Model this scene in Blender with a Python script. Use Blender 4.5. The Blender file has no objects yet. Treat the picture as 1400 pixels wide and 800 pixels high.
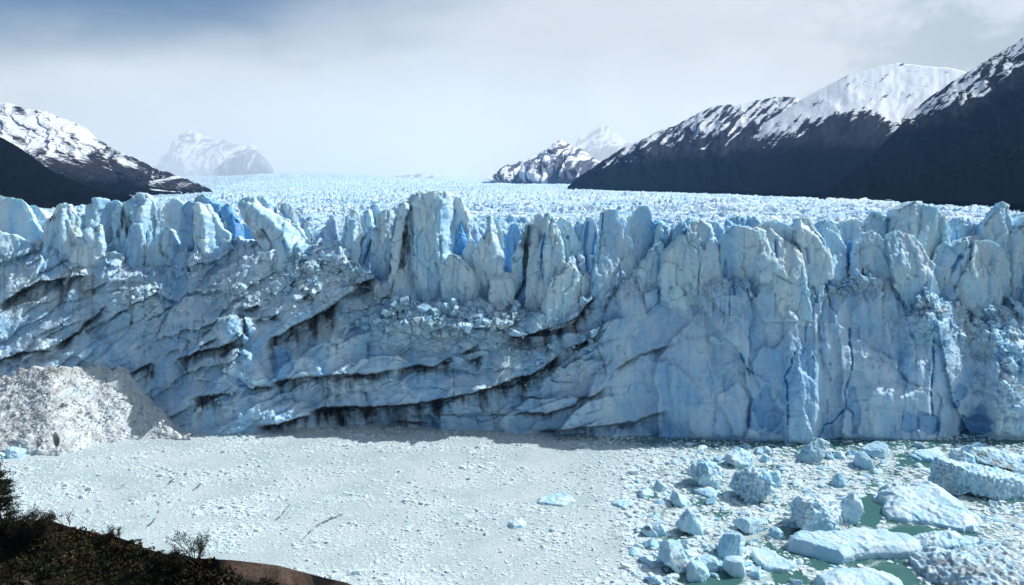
import bpy, math, random
import numpy as np
R = math.radians
random.seed(7)
RNG = np.random.default_rng(11)

# ------------------------------------------------------------------ camera, sky, sun, exposure
scene = bpy.context.scene
COL = scene.collection
F = 1099.0                       # focal length in photo pixels (photo 1400 x 800)
PITCH = math.atan(152.0 / F)     # eye level sits at row 248 of the photo
H = 85.4                         # eye height above the lake
SP, CP = math.sin(PITCH), math.cos(PITCH)

cam_d = bpy.data.cameras.new('camera')
cam_d.sensor_width = 36.0
cam_d.lens = 36.0 * F / 1400.0
cam_d.clip_start = 0.5
cam_d.clip_end = 60000.0
cam = bpy.data.objects.new('camera', cam_d)
COL.objects.link(cam)
cam.location = (0, 0, H)
cam.rotation_euler = (R(90) - PITCH, 0, 0)
scene.camera = cam

SUN_EL, SUN_AZ = R(45), R(71)    # azimuth from +Y towards +X
sun_vec = np.array([math.sin(SUN_AZ) * math.cos(SUN_EL), math.cos(SUN_AZ) * math.cos(SUN_EL), math.sin(SUN_EL)])
sd = bpy.data.lights.new('sun', 'SUN')
sd.energy = 4.8
sd.angle = R(0.53)
sd.color = (1.0, 0.975, 0.935)
sun = bpy.data.objects.new('sun', sd)
COL.objects.link(sun)
sun.rotation_euler = (R(90) - SUN_EL, 0, math.pi - SUN_AZ)

world = bpy.data.worlds.new('World')
scene.world = world
world.use_nodes = True
WN, WL = world.node_tree.nodes, world.node_tree.links
WN.clear()
def wn(t, **k):
    n = WN.new(t)
    for a, b in k.items(): setattr(n, a, b)
    return n
wout = wn('ShaderNodeOutputWorld')
sky = wn('ShaderNodeTexSky', sky_type='NISHITA', sun_disc=False, sun_elevation=SUN_EL, sun_rotation=SUN_AZ,
         altitude=200.0, air_density=1.0, dust_density=0.1, ozone_density=3.0)
bg_sky = wn('ShaderNodeBackground'); bg_sky.inputs['Strength'].default_value = 0.07
WL.new(sky.outputs[0], bg_sky.inputs['Color'])
bg_cl = wn('ShaderNodeBackground'); bg_cl.inputs['Strength'].default_value = 0.81
geo = wn('ShaderNodeTexCoord')
sep = wn('ShaderNodeSeparateXYZ'); WL.new(geo.outputs['Generated'], sep.inputs[0])
def wmath(op, a, b=None, c=None, clamp=False):
    n = wn('ShaderNodeMath', operation=op); n.use_clamp = clamp
    for i, v in enumerate((a, b, c)):
        if v is None: continue
        if isinstance(v, (int, float)): n.inputs[i].default_value = v
        else: WL.new(v, n.inputs[i])
    return n.outputs[0]
def wnoise(scale, sz, detail=5, rough=0.55, off=(0, 0, 0)):
    m = wn('ShaderNodeMapping'); m.inputs['Scale'].default_value = (1, 1, sz); m.inputs['Location'].default_value = off
    WL.new(geo.outputs['Generated'], m.inputs[0])
    n = wn('ShaderNodeTexNoise'); n.inputs['Scale'].default_value = scale; n.inputs['Detail'].default_value = detail
    n.inputs['Roughness'].default_value = rough
    WL.new(m.outputs[0], n.inputs['Vector'])
    return n.outputs['Fac']
n_big = wnoise(2.2, 2.6, 5, 0.5, (3.1, 0.4, 1.2))
n_fine = wnoise(7.0, 2.4, 7, 0.6, (0.3, 1.7, 2.2))
# cover: thick low cloud near the horizon, thinning overhead, a blue opening high on the left
hgt = wmath('MULTIPLY_ADD', sep.outputs['Z'], -2.6, 1.62)
side = wmath('MULTIPLY_ADD', sep.outputs['X'], 1.3, 0.25)
lift = wmath('MULTIPLY', side, wmath('MULTIPLY', sep.outputs['Z'], 6.0))
nz = wmath('MULTIPLY_ADD', n_big, 1.15, -0.60)
# the cloud bank hangs over the icefield (+Y); the sky behind the viewer is mostly clear
ahead = wmath('MULTIPLY', wmath('SUBTRACT', 0.45, sep.outputs['Y'], clamp=True), -1.6)
cover = wmath('ADD', wmath('ADD', wmath('ADD', hgt, lift), nz), ahead)
cr = wn('ShaderNodeMapRange', interpolation_type='SMOOTHSTEP'); cr.inputs['From Min'].default_value = 0.62; cr.inputs['From Max'].default_value = 1.28
WL.new(cover, cr.inputs['Value'])
crp = wn('ShaderNodeValToRGB')
crp.color_ramp.elements[0].position = 0.36; crp.color_ramp.elements[0].color = (0.87, 0.94, 0.965, 1)
crp.color_ramp.elements[1].position = 0.66; crp.color_ramp.elements[1].color = (1.02, 1.08, 1.09, 1)
WL.new(wmath('MULTIPLY_ADD', n_fine, 0.55, wmath('MULTIPLY', n_big, 0.45)), crp.inputs['Fac'])
# a grey, bright-edged cloud bank over the right-hand ridges
gm = wn('ShaderNodeMapRange', interpolation_type='SMOOTHSTEP'); gm.inputs['From Min'].default_value = 0.22; gm.inputs['From Max'].default_value = 0.52; WL.new(sep.outputs['X'], gm.inputs['Value'])
n_puff = wnoise(9.0, 1.5, 8, 0.62, (5.3, 2.1, 0.7))
gp = wn('ShaderNodeMapRange', interpolation_type='SMOOTHSTEP'); gp.inputs['From Min'].default_value = 0.44; gp.inputs['From Max'].default_value = 0.60; WL.new(n_puff, gp.inputs['Value'])
gmix = wn('ShaderNodeMix', data_type='RGBA'); WL.new(wmath('MULTIPLY', wmath('MULTIPLY', gm.outputs[0], gp.outputs[0]), 0.8), gmix.inputs[0])
WL.new(crp.outputs['Color'], gmix.inputs[6]); gmix.inputs[7].default_value = (0.62, 0.69, 0.70, 1)
WL.new(gmix.outputs[2], bg_cl.inputs['Color'])
mixw = wn('ShaderNodeMixShader')
WL.new(wmath('MULTIPLY', cr.outputs[0], 0.97), mixw.inputs['Fac'])
WL.new(bg_sky.outputs[0], mixw.inputs[1]); WL.new(bg_cl.outputs[0], mixw.inputs[2])
WL.new(mixw.outputs[0], wout.inputs['Surface'])

scene.view_settings.view_transform = 'Standard'
scene.view_settings.look = 'None'
scene.view_settings.gamma = 1.0
scene.view_settings.use_curve_mapping = False
scene.view_settings.exposure = 0.05
scene.cycles.max_bounces = 6
scene.cycles.diffuse_bounces = 3
scene.cycles.glossy_bounces = 2
scene.cycles.transmission_bounces = 2
scene.cycles.volume_bounces = 6

# ------------------------------------------------------------------ helpers
def ray(u, v):
    """Direction(s) seen at photo pixel (u, v)."""
    u = np.asarray(u, float); v = np.asarray(v, float)
    a = (u - 700.0) / F; b = (400.0 - v) / F
    a, b = np.broadcast_arrays(a, b)
    return np.stack([a, CP + b * SP, -SP + b * CP], -1)
def at(u, v, Y):
    r = ray(u, v)
    t = np.asarray(Y, float) / r[..., 1]
    return np.stack([r[..., 0] * t, r[..., 1] * t, H + r[..., 2] * t], -1)
def ground(u, v, z=0.0):
    r = ray(u, v)
    t = (H - z) / -r[..., 2]
    return np.stack([r[..., 0] * t, r[..., 1] * t, np.full(t.shape, float(z))], -1)
def pix(P):
    """World point(s) -> photo pixel, used while building to look up where traced features lie."""
    x, y, z = P[..., 0], P[..., 1], P[..., 2] - H
    d = y * CP - z * SP
    w = y * SP + z * CP
    return 700 + F * x / d, 400 - F * w / d

M1, M2, M3 = np.uint32(0x9E3779B1), np.uint32(0x85EBCA77), np.uint32(0xC2B2AE3D)
def hsh(ix, iy, iz, seed):
    with np.errstate(over='ignore'):
        h = ix.astype(np.int64).astype(np.uint32) * M1 ^ iy.astype(np.int64).astype(np.uint32) * M2 ^ iz.astype(np.int64).astype(np.uint32) * M3 ^ np.uint32((seed * 7919 + 12345) & 0xffffffff)
        h ^= h >> np.uint32(15); h = h * np.uint32(0x2C1B3C6D); h ^= h >> np.uint32(12); h = h * np.uint32(0x297A2D39); h ^= h >> np.uint32(15)
    return h
def rnd(h, k):
    with np.errstate(over='ignore'):
        g = h * np.uint32(2654435761 + 2 * k * 40503 & 0xffffffff) ; g ^= g >> np.uint32(13); g = g * np.uint32(0x5bd1e995); g ^= g >> np.uint32(15)
    return g.astype(np.float64) / 4294967295.0
def perlin(p, seed=0):
    i = np.floor(p).astype(np.int64); f = p - i
    w = f * f * f * (f * (f * 6 - 15) + 10)
    out = 0.0
    for dx in (0, 1):
        wx = w[:, 0] if dx else 1 - w[:, 0]
        for dy in (0, 1):
            wy = w[:, 1] if dy else 1 - w[:, 1]
            for dz in (0, 1):
                wz = w[:, 2] if dz else 1 - w[:, 2]
                h = hsh(i[:, 0] + dx, i[:, 1] + dy, i[:, 2] + dz, seed)
                gx = ((h & np.uint32(1023)).astype(float) / 511.5 - 1)
                gy = (((h >> np.uint32(10)) & np.uint32(1023)).astype(float) / 511.5 - 1)
                gz = (((h >> np.uint32(20)) & np.uint32(1023)).astype(float) / 511.5 - 1)
                out = out + wx * wy * wz * (gx * (f[:, 0] - dx) + gy * (f[:, 1] - dy) + gz * (f[:, 2] - dz))
    return out * 1.3
def fbm(p, o=4, seed=0, gain=0.5, lac=2.03):
    a, s = 1.0, 0.0
    for k in range(o):
        s = s + a * perlin(p, seed + k); p = p * lac + 13.7; a *= gain
    return s
def ridged(p, o=4, seed=0, gain=0.5):
    a, s = 1.0, 0.0
    for k in range(o):
        s = s + a * (1 - 2 * np.abs(perlin(p, seed + k))); p = p * 2.03 + 7.3; a *= gain
    return s
def cells2(x, y, seed=0, jit=0.9):
    """2-D cell noise: F1, F2, hash of the nearest cell, offset to its centre."""
    ix = np.floor(x).astype(np.int64); iy = np.floor(y).astype(np.int64)
    n = x.size
    f1 = np.full(n, 9.0); f2 = np.full(n, 9.0); hid = np.zeros(n, np.uint32); ox = np.zeros(n); oy = np.zeros(n)
    z = np.zeros(n, np.int64)
    for a in (-1, 0, 1):
        for b in (-1, 0, 1):
            h = hsh(ix + a, iy + b, z, seed)
            dx = x - (ix + a + 0.5 + jit * (rnd(h, 1) - 0.5)); dy = y - (iy + b + 0.5 + jit * (rnd(h, 2) - 0.5))
            d = np.sqrt(dx * dx + dy * dy)
            m = d < f1
            f2 = np.where(m, f1, np.minimum(f2, d)); f1 = np.where(m, d, f1)
            hid = np.where(m, h, hid); ox = np.where(m, dx, ox); oy = np.where(m, dy, oy)
    return f1, f2, hid, ox, oy
def blocks2(x, y, seed=0, tilt=1.0):
    """Broken blocks: every cell a tilted plane with its own offset."""
    f1, f2, h, ox, oy = cells2(x, y, seed)
    return (rnd(h, 3) - 0.5) + tilt * ((rnd(h, 4) - 0.5) * ox + (rnd(h, 5) - 0.5) * oy), f2 - f1
def lumps3(p, seed=0, k=1.0):
    """Rounded lumps with sharp creases between them (3-D)."""
    i = np.floor(p).astype(np.int64)
    best = np.full(len(p), -9.0)
    for a in (-1, 0, 1):
        for b in (-1, 0, 1):
            for c in (-1, 0, 1):
                h = hsh(i[:, 0] + a, i[:, 1] + b, i[:, 2] + c, seed)
                dx = p[:, 0] - (i[:, 0] + a + rnd(h, 1)); dy = p[:, 1] - (i[:, 1] + b + rnd(h, 2)); dz = p[:, 2] - (i[:, 2] + c + rnd(h, 3))
                best = np.maximum(best, rnd(h, 4) * 0.5 - k * (dx * dx + dy * dy + dz * dz))
    return best
def sstep(x, a, b):
    t = np.clip((x - a) / (b - a), 0, 1)
    return t * t * (3 - 2 * t)
def interp(u, pts):
    p = np.array(pts, float)
    return np.interp(u, p[:, 0], p[:, 1])
def polydist(u, v, poly, closed=False):
    """Distance from points to a polyline."""
    d = np.full(np.shape(u), 1e9)
    n = len(poly)
    for k in range(n if closed else n - 1):
        x0, y0 = poly[k]; x1, y1 = poly[(k + 1) % n]
        ex, ey = x1 - x0, y1 - y0
        t = np.clip(((u - x0) * ex + (v - y0) * ey) / max(ex * ex + ey * ey, 1e-9), 0, 1)
        d = np.minimum(d, np.hypot(u - x0 - t * ex, v - y0 - t * ey))
    return d
def inside(u, v, poly):
    c = np.zeros(np.shape(u), bool)
    n = len(poly)
    for k in range(n):
        x0, y0 = poly[k]; x1, y1 = poly[(k + 1) % n]
        if y0 == y1: continue
        c ^= ((y0 > v) != (y1 > v)) & (u < (x1 - x0) * (v - y0) / (y1 - y0) + x0)
    return c

def mesh_from(name, V, faces=None, quads=None, tris=None, smooth=True, attrs=None, color=None):
    me = bpy.data.meshes.new(name)
    if faces is not None:
        me.from_pydata([tuple(x) for x in V], [], faces)
    else:
        parts = [a for a in (quads, tris) if a is not None and len(a)]
        loops = np.concatenate([np.asarray(a).ravel() for a in parts]).astype(np.int32)
        sizes = np.concatenate([np.full(len(a), np.asarray(a).shape[1]) for a in parts]).astype(np.int32)
        me.vertices.add(len(V)); me.vertices.foreach_set('co', np.asarray(V, np.float32).ravel())
        me.loops.add(len(loops)); me.loops.foreach_set('vertex_index', loops)
        me.polygons.add(len(sizes))
        st = np.concatenate([[0], np.cumsum(sizes)[:-1]]).astype(np.int32)
        me.polygons.foreach_set('loop_start', st)
        me.update(calc_edges=True)
    me.polygons.foreach_set('use_smooth', np.full(len(me.polygons), bool(smooth)))
    for k, a in (attrs or {}).items():
        at_ = me.attributes.new(k, 'FLOAT', 'POINT'); at_.data.foreach_set('value', np.asarray(a, np.float32))
    if color is not None:
        c = me.attributes.new('tint', 'FLOAT_COLOR', 'POINT')
        cc = np.ones((len(color), 4), np.float32); cc[:, :3] = color
        c.data.foreach_set('color', cc.ravel())
    me.validate()
    return me
def link(name, me, mat=None, loc=(0, 0, 0), parent=None):
    o = bpy.data.objects.new(name, me)
    COL.objects.link(o)
    if mat is not None and me is not None: me.materials.append(mat)
    if parent is not None: o.parent = parent
    o.location = loc
    return o
def tag(o, label=None, cat=None, group=None, kind=None):
    if label: o['label'] = label
    if cat: o['category'] = cat
    if group: o['group'] = group
    if kind: o['kind'] = kind
    return o
def gridfaces(nr, nc):
    i = np.arange(nr - 1)[:, None] * nc + np.arange(nc - 1)[None, :]
    return np.stack([i, i + 1, i + nc + 1, i + nc], -1).reshape(-1, 4)

# ------------------------------------------------------------------ materials
def new_mat(name):
    m = bpy.data.materials.new(name); m.use_nodes = True
    nt = m.node_tree; nt.nodes.clear()
    out = nt.nodes.new('ShaderNodeOutputMaterial'); b = nt.nodes.new('ShaderNodeBsdfPrincipled')
    nt.links.new(b.outputs[0], out.inputs['Surface'])
    return m, nt, b
def nd(nt, t, **k):
    n = nt.nodes.new(t)
    for a, b in k.items(): setattr(n, a, b)
    return n
def noise(nt, vec, scale, detail=4, rough=0.55, dist=0.0):
    n = nd(nt, 'ShaderNodeTexNoise'); n.inputs['Scale'].default_value = scale; n.inputs['Detail'].default_value = detail
    n.inputs['Roughness'].default_value = rough; n.inputs['Distortion'].default_value = dist
    nt.links.new(vec, n.inputs['Vector'])
    return n.outputs['Fac']
def mrange(nt, val, a, b, lo=0.0, hi=1.0):
    n = nd(nt, 'ShaderNodeMapRange', interpolation_type='SMOOTHSTEP')
    n.inputs['From Min'].default_value = a; n.inputs['From Max'].default_value = b
    n.inputs['To Min'].default_value = lo; n.inputs['To Max'].default_value = hi
    nt.links.new(val, n.inputs['Value'])
    return n.outputs[0]
def mixc(nt, fac, a, b):
    n = nd(nt, 'ShaderNodeMix', data_type='RGBA')
    for s, v in ((0, fac), (6, a), (7, b)):
        if isinstance(v, (int, float)): n.inputs[s].default_value = v
        elif isinstance(v, tuple): n.inputs[s].default_value = (*v, 1) if len(v) == 3 else v
        else: nt.links.new(v, n.inputs[s])
    return n.outputs[2]
def mth(nt, op, a, b=None, clamp=False):
    n = nd(nt, 'ShaderNodeMath', operation=op); n.use_clamp = clamp
    for i, v in enumerate((a, b)):
        if v is None: continue
        if isinstance(v, (int, float)): n.inputs[i].default_value = v
        else: nt.links.new(v, n.inputs[i])
    return n.outputs[0]
def attr(nt, name, color=False):
    n = nd(nt, 'ShaderNodeAttribute'); n.attribute_name = name
    return n.outputs['Color' if color else 'Fac']
def bump(nt, b, h, strength, dist):
    n = nd(nt, 'ShaderNodeBump'); n.inputs['Strength'].default_value = strength; n.inputs['Distance'].default_value = dist
    nt.links.new(h, n.inputs['Height']); nt.links.new(n.outputs[0], b.inputs['Normal'])
def coords(nt):
    g = nd(nt, 'ShaderNodeNewGeometry')
    return g.outputs['Position']

def ice_material(name, white, pale, blue, dirt_col, scale=0.09, bump_s=0.55, bump_d=0.5, grain=1.3, sss=0.0):
    m, nt, b = new_mat(name)
    P = coords(nt)
    mp = nd(nt, 'ShaderNodeMapping'); mp.inputs['Scale'].default_value = (1, 1, 0.35); nt.links.new(P, mp.inputs[0])
    big = noise(nt, mp.outputs[0], scale, 5, 0.6, 0.6)
    c = mixc(nt, mrange(nt, big, 0.36, 0.66), white, pale)
    bl = mth(nt, 'MULTIPLY', attr(nt, 'blue'), mrange(nt, noise(nt, P, scale * 3, 3), 0.25, 0.6, 0.75, 1.0))
    c = mixc(nt, bl, c, blue)
    speck = mrange(nt, noise(nt, P, 0.55, 6, 0.7), 0.60, 0.78, 0.0, 0.10)
    c = mixc(nt, speck, c, (0.30, 0.33, 0.35))
    mp2 = nd(nt, 'ShaderNodeMapping'); mp2.inputs['Scale'].default_value = (0.8, 0.8, 0.16); nt.links.new(P, mp2.inputs[0])
    st = noise(nt, mp2.outputs[0], 1.0, 5, 0.65)
    d = attr(nt, 'dirt')
    dm = mth(nt, 'MULTIPLY', d, mrange(nt, st, 0.22, 0.65, 0.78, 1.15), clamp=True)
    c = mixc(nt, dm, c, dirt_col)
    nt.links.new(c, b.inputs['Base Color'])
    b.inputs['Roughness'].default_value = 0.55
    b.inputs['Specular IOR Level'].default_value = 0.3
    if sss:                       # light bleeds through clear ice, the blue farthest
        b.inputs['Subsurface Weight'].default_value = 0.6
        b.inputs['Subsurface Radius'].default_value = (0.35, 0.85, 1.3)
        b.inputs['Subsurface Scale'].default_value = sss
    hgt_ = mth(nt, 'ADD', noise(nt, P, grain, 6, 0.65), mth(nt, 'MULTIPLY', noise(nt, mp.outputs[0], grain * 0.4, 3), 1.2))
    bump(nt, b, hgt_, bump_s, bump_d)
    return m
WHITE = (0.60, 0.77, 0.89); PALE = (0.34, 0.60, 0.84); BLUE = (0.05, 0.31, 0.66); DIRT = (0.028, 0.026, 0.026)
M_ICE = ice_material('glacier_ice', WHITE, PALE, BLUE, DIRT, sss=1.1)
M_SERAC = ice_material('serac_ice', (0.66, 0.82, 0.91), (0.41, 0.69, 0.89), (0.05, 0.33, 0.72), DIRT, sss=1.1)  # lighter copy of the wall ice; the lit crest's brightness put into the colour
M_FIELD = ice_material('crevassed_ice', (0.68, 0.81, 0.88), (0.40, 0.64, 0.83), (0.12, 0.42, 0.72), (0.22, 0.22, 0.22), 0.03, 0.4, 0.5)
M_BERG = ice_material('iceberg_ice', (0.66, 0.80, 0.87), (0.42, 0.68, 0.82), (0.14, 0.48, 0.68), (0.16, 0.15, 0.145), 0.16, 0.5, 0.25, 2.2, sss=0.5)
M_RUBBLE = ice_material('dirty_crushed_ice', (0.69, 0.75, 0.77), (0.60, 0.66, 0.68), (0.40, 0.66, 0.80), (0.17, 0.16, 0.15), 0.2, 0.8, 0.5, 1.6)
# ------------------------------------------------------------------ the glacier: cliff
GL = np.array([0.0, 270.0, 0.0])
glacier = bpy.data.objects.new('glacier', None); COL.objects.link(glacier); glacier.location = GL
tag(glacier, 'wide blue-white glacier ending in a jagged ice cliff above the lake', 'glacier')

VB = [(-400, 600), (-200, 585), (0, 573), (170, 573), (205, 576), (232, 585), (265, 593), (330, 590), (430, 582), (480, 580), (600, 585), (700, 590), (800, 594), (940, 598), (1000, 600),
      (1072, 602), (1078, 605), (1115, 606), (1125, 600), (1160, 598), (1270, 601), (1330, 590), (1345, 592), (1362, 598), (1400, 597), (1500, 598), (1800, 606)]
VT = [(-400, 360), (0, 356), (40, 352), (60, 344), (90, 352), (105, 348), (130, 362), (150, 345), (200, 356), (260, 358), (300, 352), (340, 345), (372, 362), (410, 352), (440, 345), (470, 352),
      (490, 376), (520, 392), (560, 402), (590, 410), (640, 415), (690, 418), (740, 425), (820, 425), (835, 405), (850, 388), (900, 380), (960, 376),
      (1000, 372), (1050, 378), (1070, 392), (1110, 402), (1130, 385), (1150, 372), (1175, 362), (1205, 370), (1235, 382), (1280, 390), (1310, 402), (1340, 408), (1400, 405), (1500, 400), (1800, 405)]
DT = [(-400, 36), (0, 34), (150, 40), (215, 48), (290, 42), (360, 29), (450, 22), (560, 19), (700, 18), (780, 17), (850, 18), (1000, 16), (1150, 16), (1300, 18), (1360, 22), (1800, 28)]

# traced ledges: the ice above each line overhangs the dirty ice below it (polyline, overhang m, fade up px, fade down px, dirt, streak px)
LEDGES = [
 ([(0,418),(7,412),(27,398),(43,391),(55,383),(73,383),(86,381),(105,377),(120,377)], 3.2, 26, 16, .85, 20),
 ([(112,400),(128,395),(146,386)], 1.6, 16, 10, .6, 8),
 ([(48,462),(71,450),(98,434)], 1.0, 14, 8, .4, 3),
 ([(73,478),(80,471),(96,461),(109,452),(114,443),(129,434),(146,416)], 2.8, 24, 12, .95, 9),
 ([(-60,500),(0,493),(13,489),(25,483),(73,479)], 2.0, 22, 12, .85, 12),
 ([(240,492),(257,487),(271,479),(298,475),(318,468),(332,458),(337,446),(333,432)], 4.2, 26, 18, 1, 26),
 ([(271,478),(273,473),(296,462)], 1.2, 10, 6, .7, 5),
 ([(364,472),(371,462),(387,457),(400,447),(423,437),(443,425),(466,410)], 4.4, 26, 20, 1, 24),
 ([(403,412),(420,404),(437,400)], 2.2, 16, 10, .9, 12),
 ([(394,394),(400,386),(408,381)], 1.6, 12, 8, .8, 9),
 ([(333,424),(352,418),(358,412)], 1.8, 14, 8, .8, 7),
 ([(346,438),(368,437),(377,432),(385,425)], 2.0, 14, 8, .9, 8),
 ([(483,389),(500,386),(516,379),(529,371)], 3.0, 16, 10, .95, 13),
 ([(371,523),(398,519),(426,515),(453,512),(480,513),(516,511),(543,504)], 2.6, 30, 20, .85, 18),
 ([(424,563),(439,557),(480,556),(498,557),(546,554),(587,549),(619,543),(648,537),(678,528),(705,517),(720,514),(739,505),(759,489),(766,485)], 4.8, 34, 24, 1, 26),
 ([(340,530),(373,527)], 2.6, 20, 10, .9, 6),
 ([(258,546),(266,544),(301,539),(327,535)], 2.2, 20, 16, .9, 18),
 ([(352,582),(380,581),(400,574),(427,567)], 3.6, 18, 10, 1, 16),
 ([(541,505),(573,499),(594,502),(616,488),(625,497)], 2.2, 16, 10, .9, 14),
 ([(632,483),(653,471)], 1.6, 12, 8, .8, 10),
 ([(638,493),(660,487)], 1.4, 10, 8, .85, 12),
 ([(691,458),(711,462),(738,453),(756,448),(777,441),(790,433),(802,418),(816,402)], 4.2, 24, 16, 1, 22),
 ([(773,476),(797,470),(815,459),(822,445),(825,428)], 3.4, 22, 14, .95, 11),
 ([(700,567),(723,563),(748,566),(771,559),(787,554),(791,547),(814,540),(830,529)], 1.6, 18, 16, .9, 7),
 ([(560,567),(605,567),(632,567),(700,567)], .6, 10, 8, .45, 4),
 ([(732,590),(771,588),(802,584),(832,582),(868,577),(886,570),(914,562)], 1.2, 14, 10, .7, 9),
 ([(530,574),(560,577),(586,577)], 1.2, 10, 8, .9, 9),
 ([(836,508),(852,499),(875,486),(896,478),(921,471)], .9, 14, 10, .7, 4),
 ([(178,511),(196,502),(209,497)], 2.4, 14, 10, .95, 16),
 ([(227,487),(235,480),(246,478)], 1.0, 10, 8, .6, 6),
]
# dark seams (polyline, width px, depth m, dirt)
SEAMS = [
 ([(857,377),(843,395),(832,411),(826,425)], 3.0, 1.5, .75), ([(208,516),(209,500)], 3, 1.2, .9), ([(336,457),(331,440),(328,431)], 4, 1.6, 1),
 ([(816,475),(826,497),(829,512)], 1.0, .6, .6), ([(620,505),(620,535),(622,541)], 1.2, .8, .7), ([(650,562),(654,582)], .8, .5, .5),
 ([(422,440),(423,472)], 1.0, .8, .6), ([(448,512),(449,540),(443,555)], .9, .8, .6), ([(463,560),(464,573)], 5, .8, .95),
 ([(505,460),(503,490)], 3, .8, .6), ([(115,375),(96,371),(86,360)], 1.5, .8, .6), ([(355,575),(371,560)], 1.0, .6, .7),
 ([(37,480),(46,470),(47,462)], 3.0, .8, .6), ([(0,497),(80,488)], 5, .4, .45), ([(190,497),(182,512)], 4, .4, .35),
 ([(690,470),(712,473),(740,468)], 3, .6, .55), ([(720,470),(735,478),(760,470)], 3, .6, .5), ([(746,455),(750,480)], 2, .6, .6), ([(765,447),(770,475)], 2, .6, .5),
 ([(415,375),(430,362),(448,358)], 6, .6, .55), ([(395,395),(410,372)], 4, .5, .4), ([(620,470),(640,480)], 3, .4, .5), ([(575,505),(640,508)], 4, .5, .45),
 ([(130,455),(150,470),(152,490)], 5, .3, .35), ([(215,350),(220,372)], 7, .6, .55),
]
# blue cracks (polyline, width px, depth m, blue)
CRACKS = [
 ([(1012,482),(1018,495),(1025,512)], 2.2, 1.8, 1), ([(1086,482),(1082,500),(1073,514),(1077,526),(1076,543),(1078,556),(1077,580)], 2.6, 2.6, 1),
 ([(1161,450),(1162,471),(1166,495),(1162,514)], 2.4, 2.2, 1), ([(1277,458),(1275,480),(1277,498),(1273,525),(1274,568)], 2.6, 2.4, 1),
 ([(1102,445),(1101,468),(1098,482)], 1.5, 1.2, .9), ([(1078,471),(1075,494)], 1.3, 1, .9), ([(1114,432),(1109,449)], 1.1, .9, .9),
 ([(1135,489),(1137,536)], .9, .8, .7), ([(1131,546),(1131,580)], .9, .8, .7), ([(1162,516),(1155,533),(1157,557),(1139,577),(1127,581),(1120,598)], 2.0, 1.6, .8),
 ([(1157,557),(1166,563),(1165,585)], 1.4, 1.2, .8), ([(960,400),(962,425)], 1.0, .8, .6), ([(974,410),(976,437)], 1.1, .8, .7), ([(984,405),(989,445)], 1.3, .9, .7), ([(991,402),(990,440)], 1.1, .8, .7),
 ([(998,395),(997,432)], 1.4, 1, .8), ([(1033,430),(1023,452)], 1.2, .6, .5), ([(1060,400),(1058,450)], 1.1, .7, .5), ([(935,440),(928,470)], 1.0, .6, .5),
 ([(968,500),(974,520),(972,545)], 1.0, .7, .5), ([(1215,420),(1222,470)], .9, .5, .4), ([(1255,560),(1257,595)], .8, .6, .5), ([(905,390),(901,420)], 1.0, .7, .5), ([(250,500),(243,470)], 4, .8, .35),
]
# clear blue ice exposed by recent falls (u, v, rx, ry, depth, blue)
PATCH = [(1046,566,24,34,1.4,.5), (1062,575,12,20,.8,.35), (1244,577,14,14,.8,.5), (1266,578,18,17,1.2,.6), (1312,535,9,14,.8,.5), (1308,552,4,5,.8,.8), (1342,566,10,12,.4,.5), (1365,480,10,36,-1.0,.40), (1335,582,26,17,3.5,.5), (905,590,60,16,.6,.35), (1165,560,12,35,1.0,.3),
         (275,375,30,20,0,.18), (560,420,40,12,0,.2), (600,435,70,10,0,.22), (850,375,30,25,0,.2), (385,500,14,26,1.6,.5), (1290,420,18,20,.5,.3)]
# bulges that catch the sun (u, v, rx, ry, height m)
BULGE = [(180,395,50,40,11), (205,415,26,30,4.5), (100,412,16,13,3.2), (318,447,20,19,5.5), (290,437,9,6,2), (345,448,9,10,2.6), (318,413,16,12,2.2), (330,396,8,8,2.2), (285,397,9,3,1.0), (455,470,6,20,1.8),
         (1145,430,9,26,4.2), (1130,452,8,26,3.8), (1248,495,16,20,3.0), (1258,510,6,16,1.8), (1215,540,28,14,3.2), (1237,550,10,10,1.5), (1270,430,26,28,4.5), (1290,452,12,14,2.0), (795,477,14,14,3.4), (640,448,90,30,5.0), (540,445,44,26,4.5),
         (1100,540,24,60,0.8), (1385,520,30,80,5), (1345,450,18,30,3.5), (1345,420,24,14,2.5), (395,365,14,6,2), (376,392,10,8,2.5), (425,365,10,8,2.4), (330,560,30,25,1.5), (320,590,24,8,2.4), (355,597,22,6,2.0)]
# big detached slabs lying on the slope (polygon, height m, edge px)
SLABS = [([(300,490),(318,474),(333,474),(352,490),(372,522),(345,530),(325,517),(306,508)], 4.2, 7), ([(355,580),(352,565),(370,555),(398,546),(408,552),(427,567),(400,575),(380,582)], 3.0, 6),
         ([(372,470),(390,476),(410,486),(430,488),(440,503),(440,512),(374,521),(378,500)], 2.6, 5), ([(693,458),(700,445),(738,422),(743,452),(711,462)], 3.0, 6), ([(483,388),(494,375),(500,363),(512,362),(516,378),(500,386)], 2.6, 5),
         ([(1022,598),(1024,540),(1010,520),(980,540),(975,598)], 1.2, 3), ([(1076,604),(1078,530),(1090,500),(1115,520),(1126,560),(1118,604)], 1.2, 4), ([(1140,600),(1140,575),(1157,560),(1166,565),(1166,600)], 1.4, 3),
         ([(345,436),(360,432),(385,440),(392,452),(370,460)], 1.6, 4), ([(374,428),(400,395),(428,420),(415,440),(390,450)], 1.8, 6), ([(1010,374),(1045,440),(1095,440),(1066,398),(1040,376)], 1.6, 4)]

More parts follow.
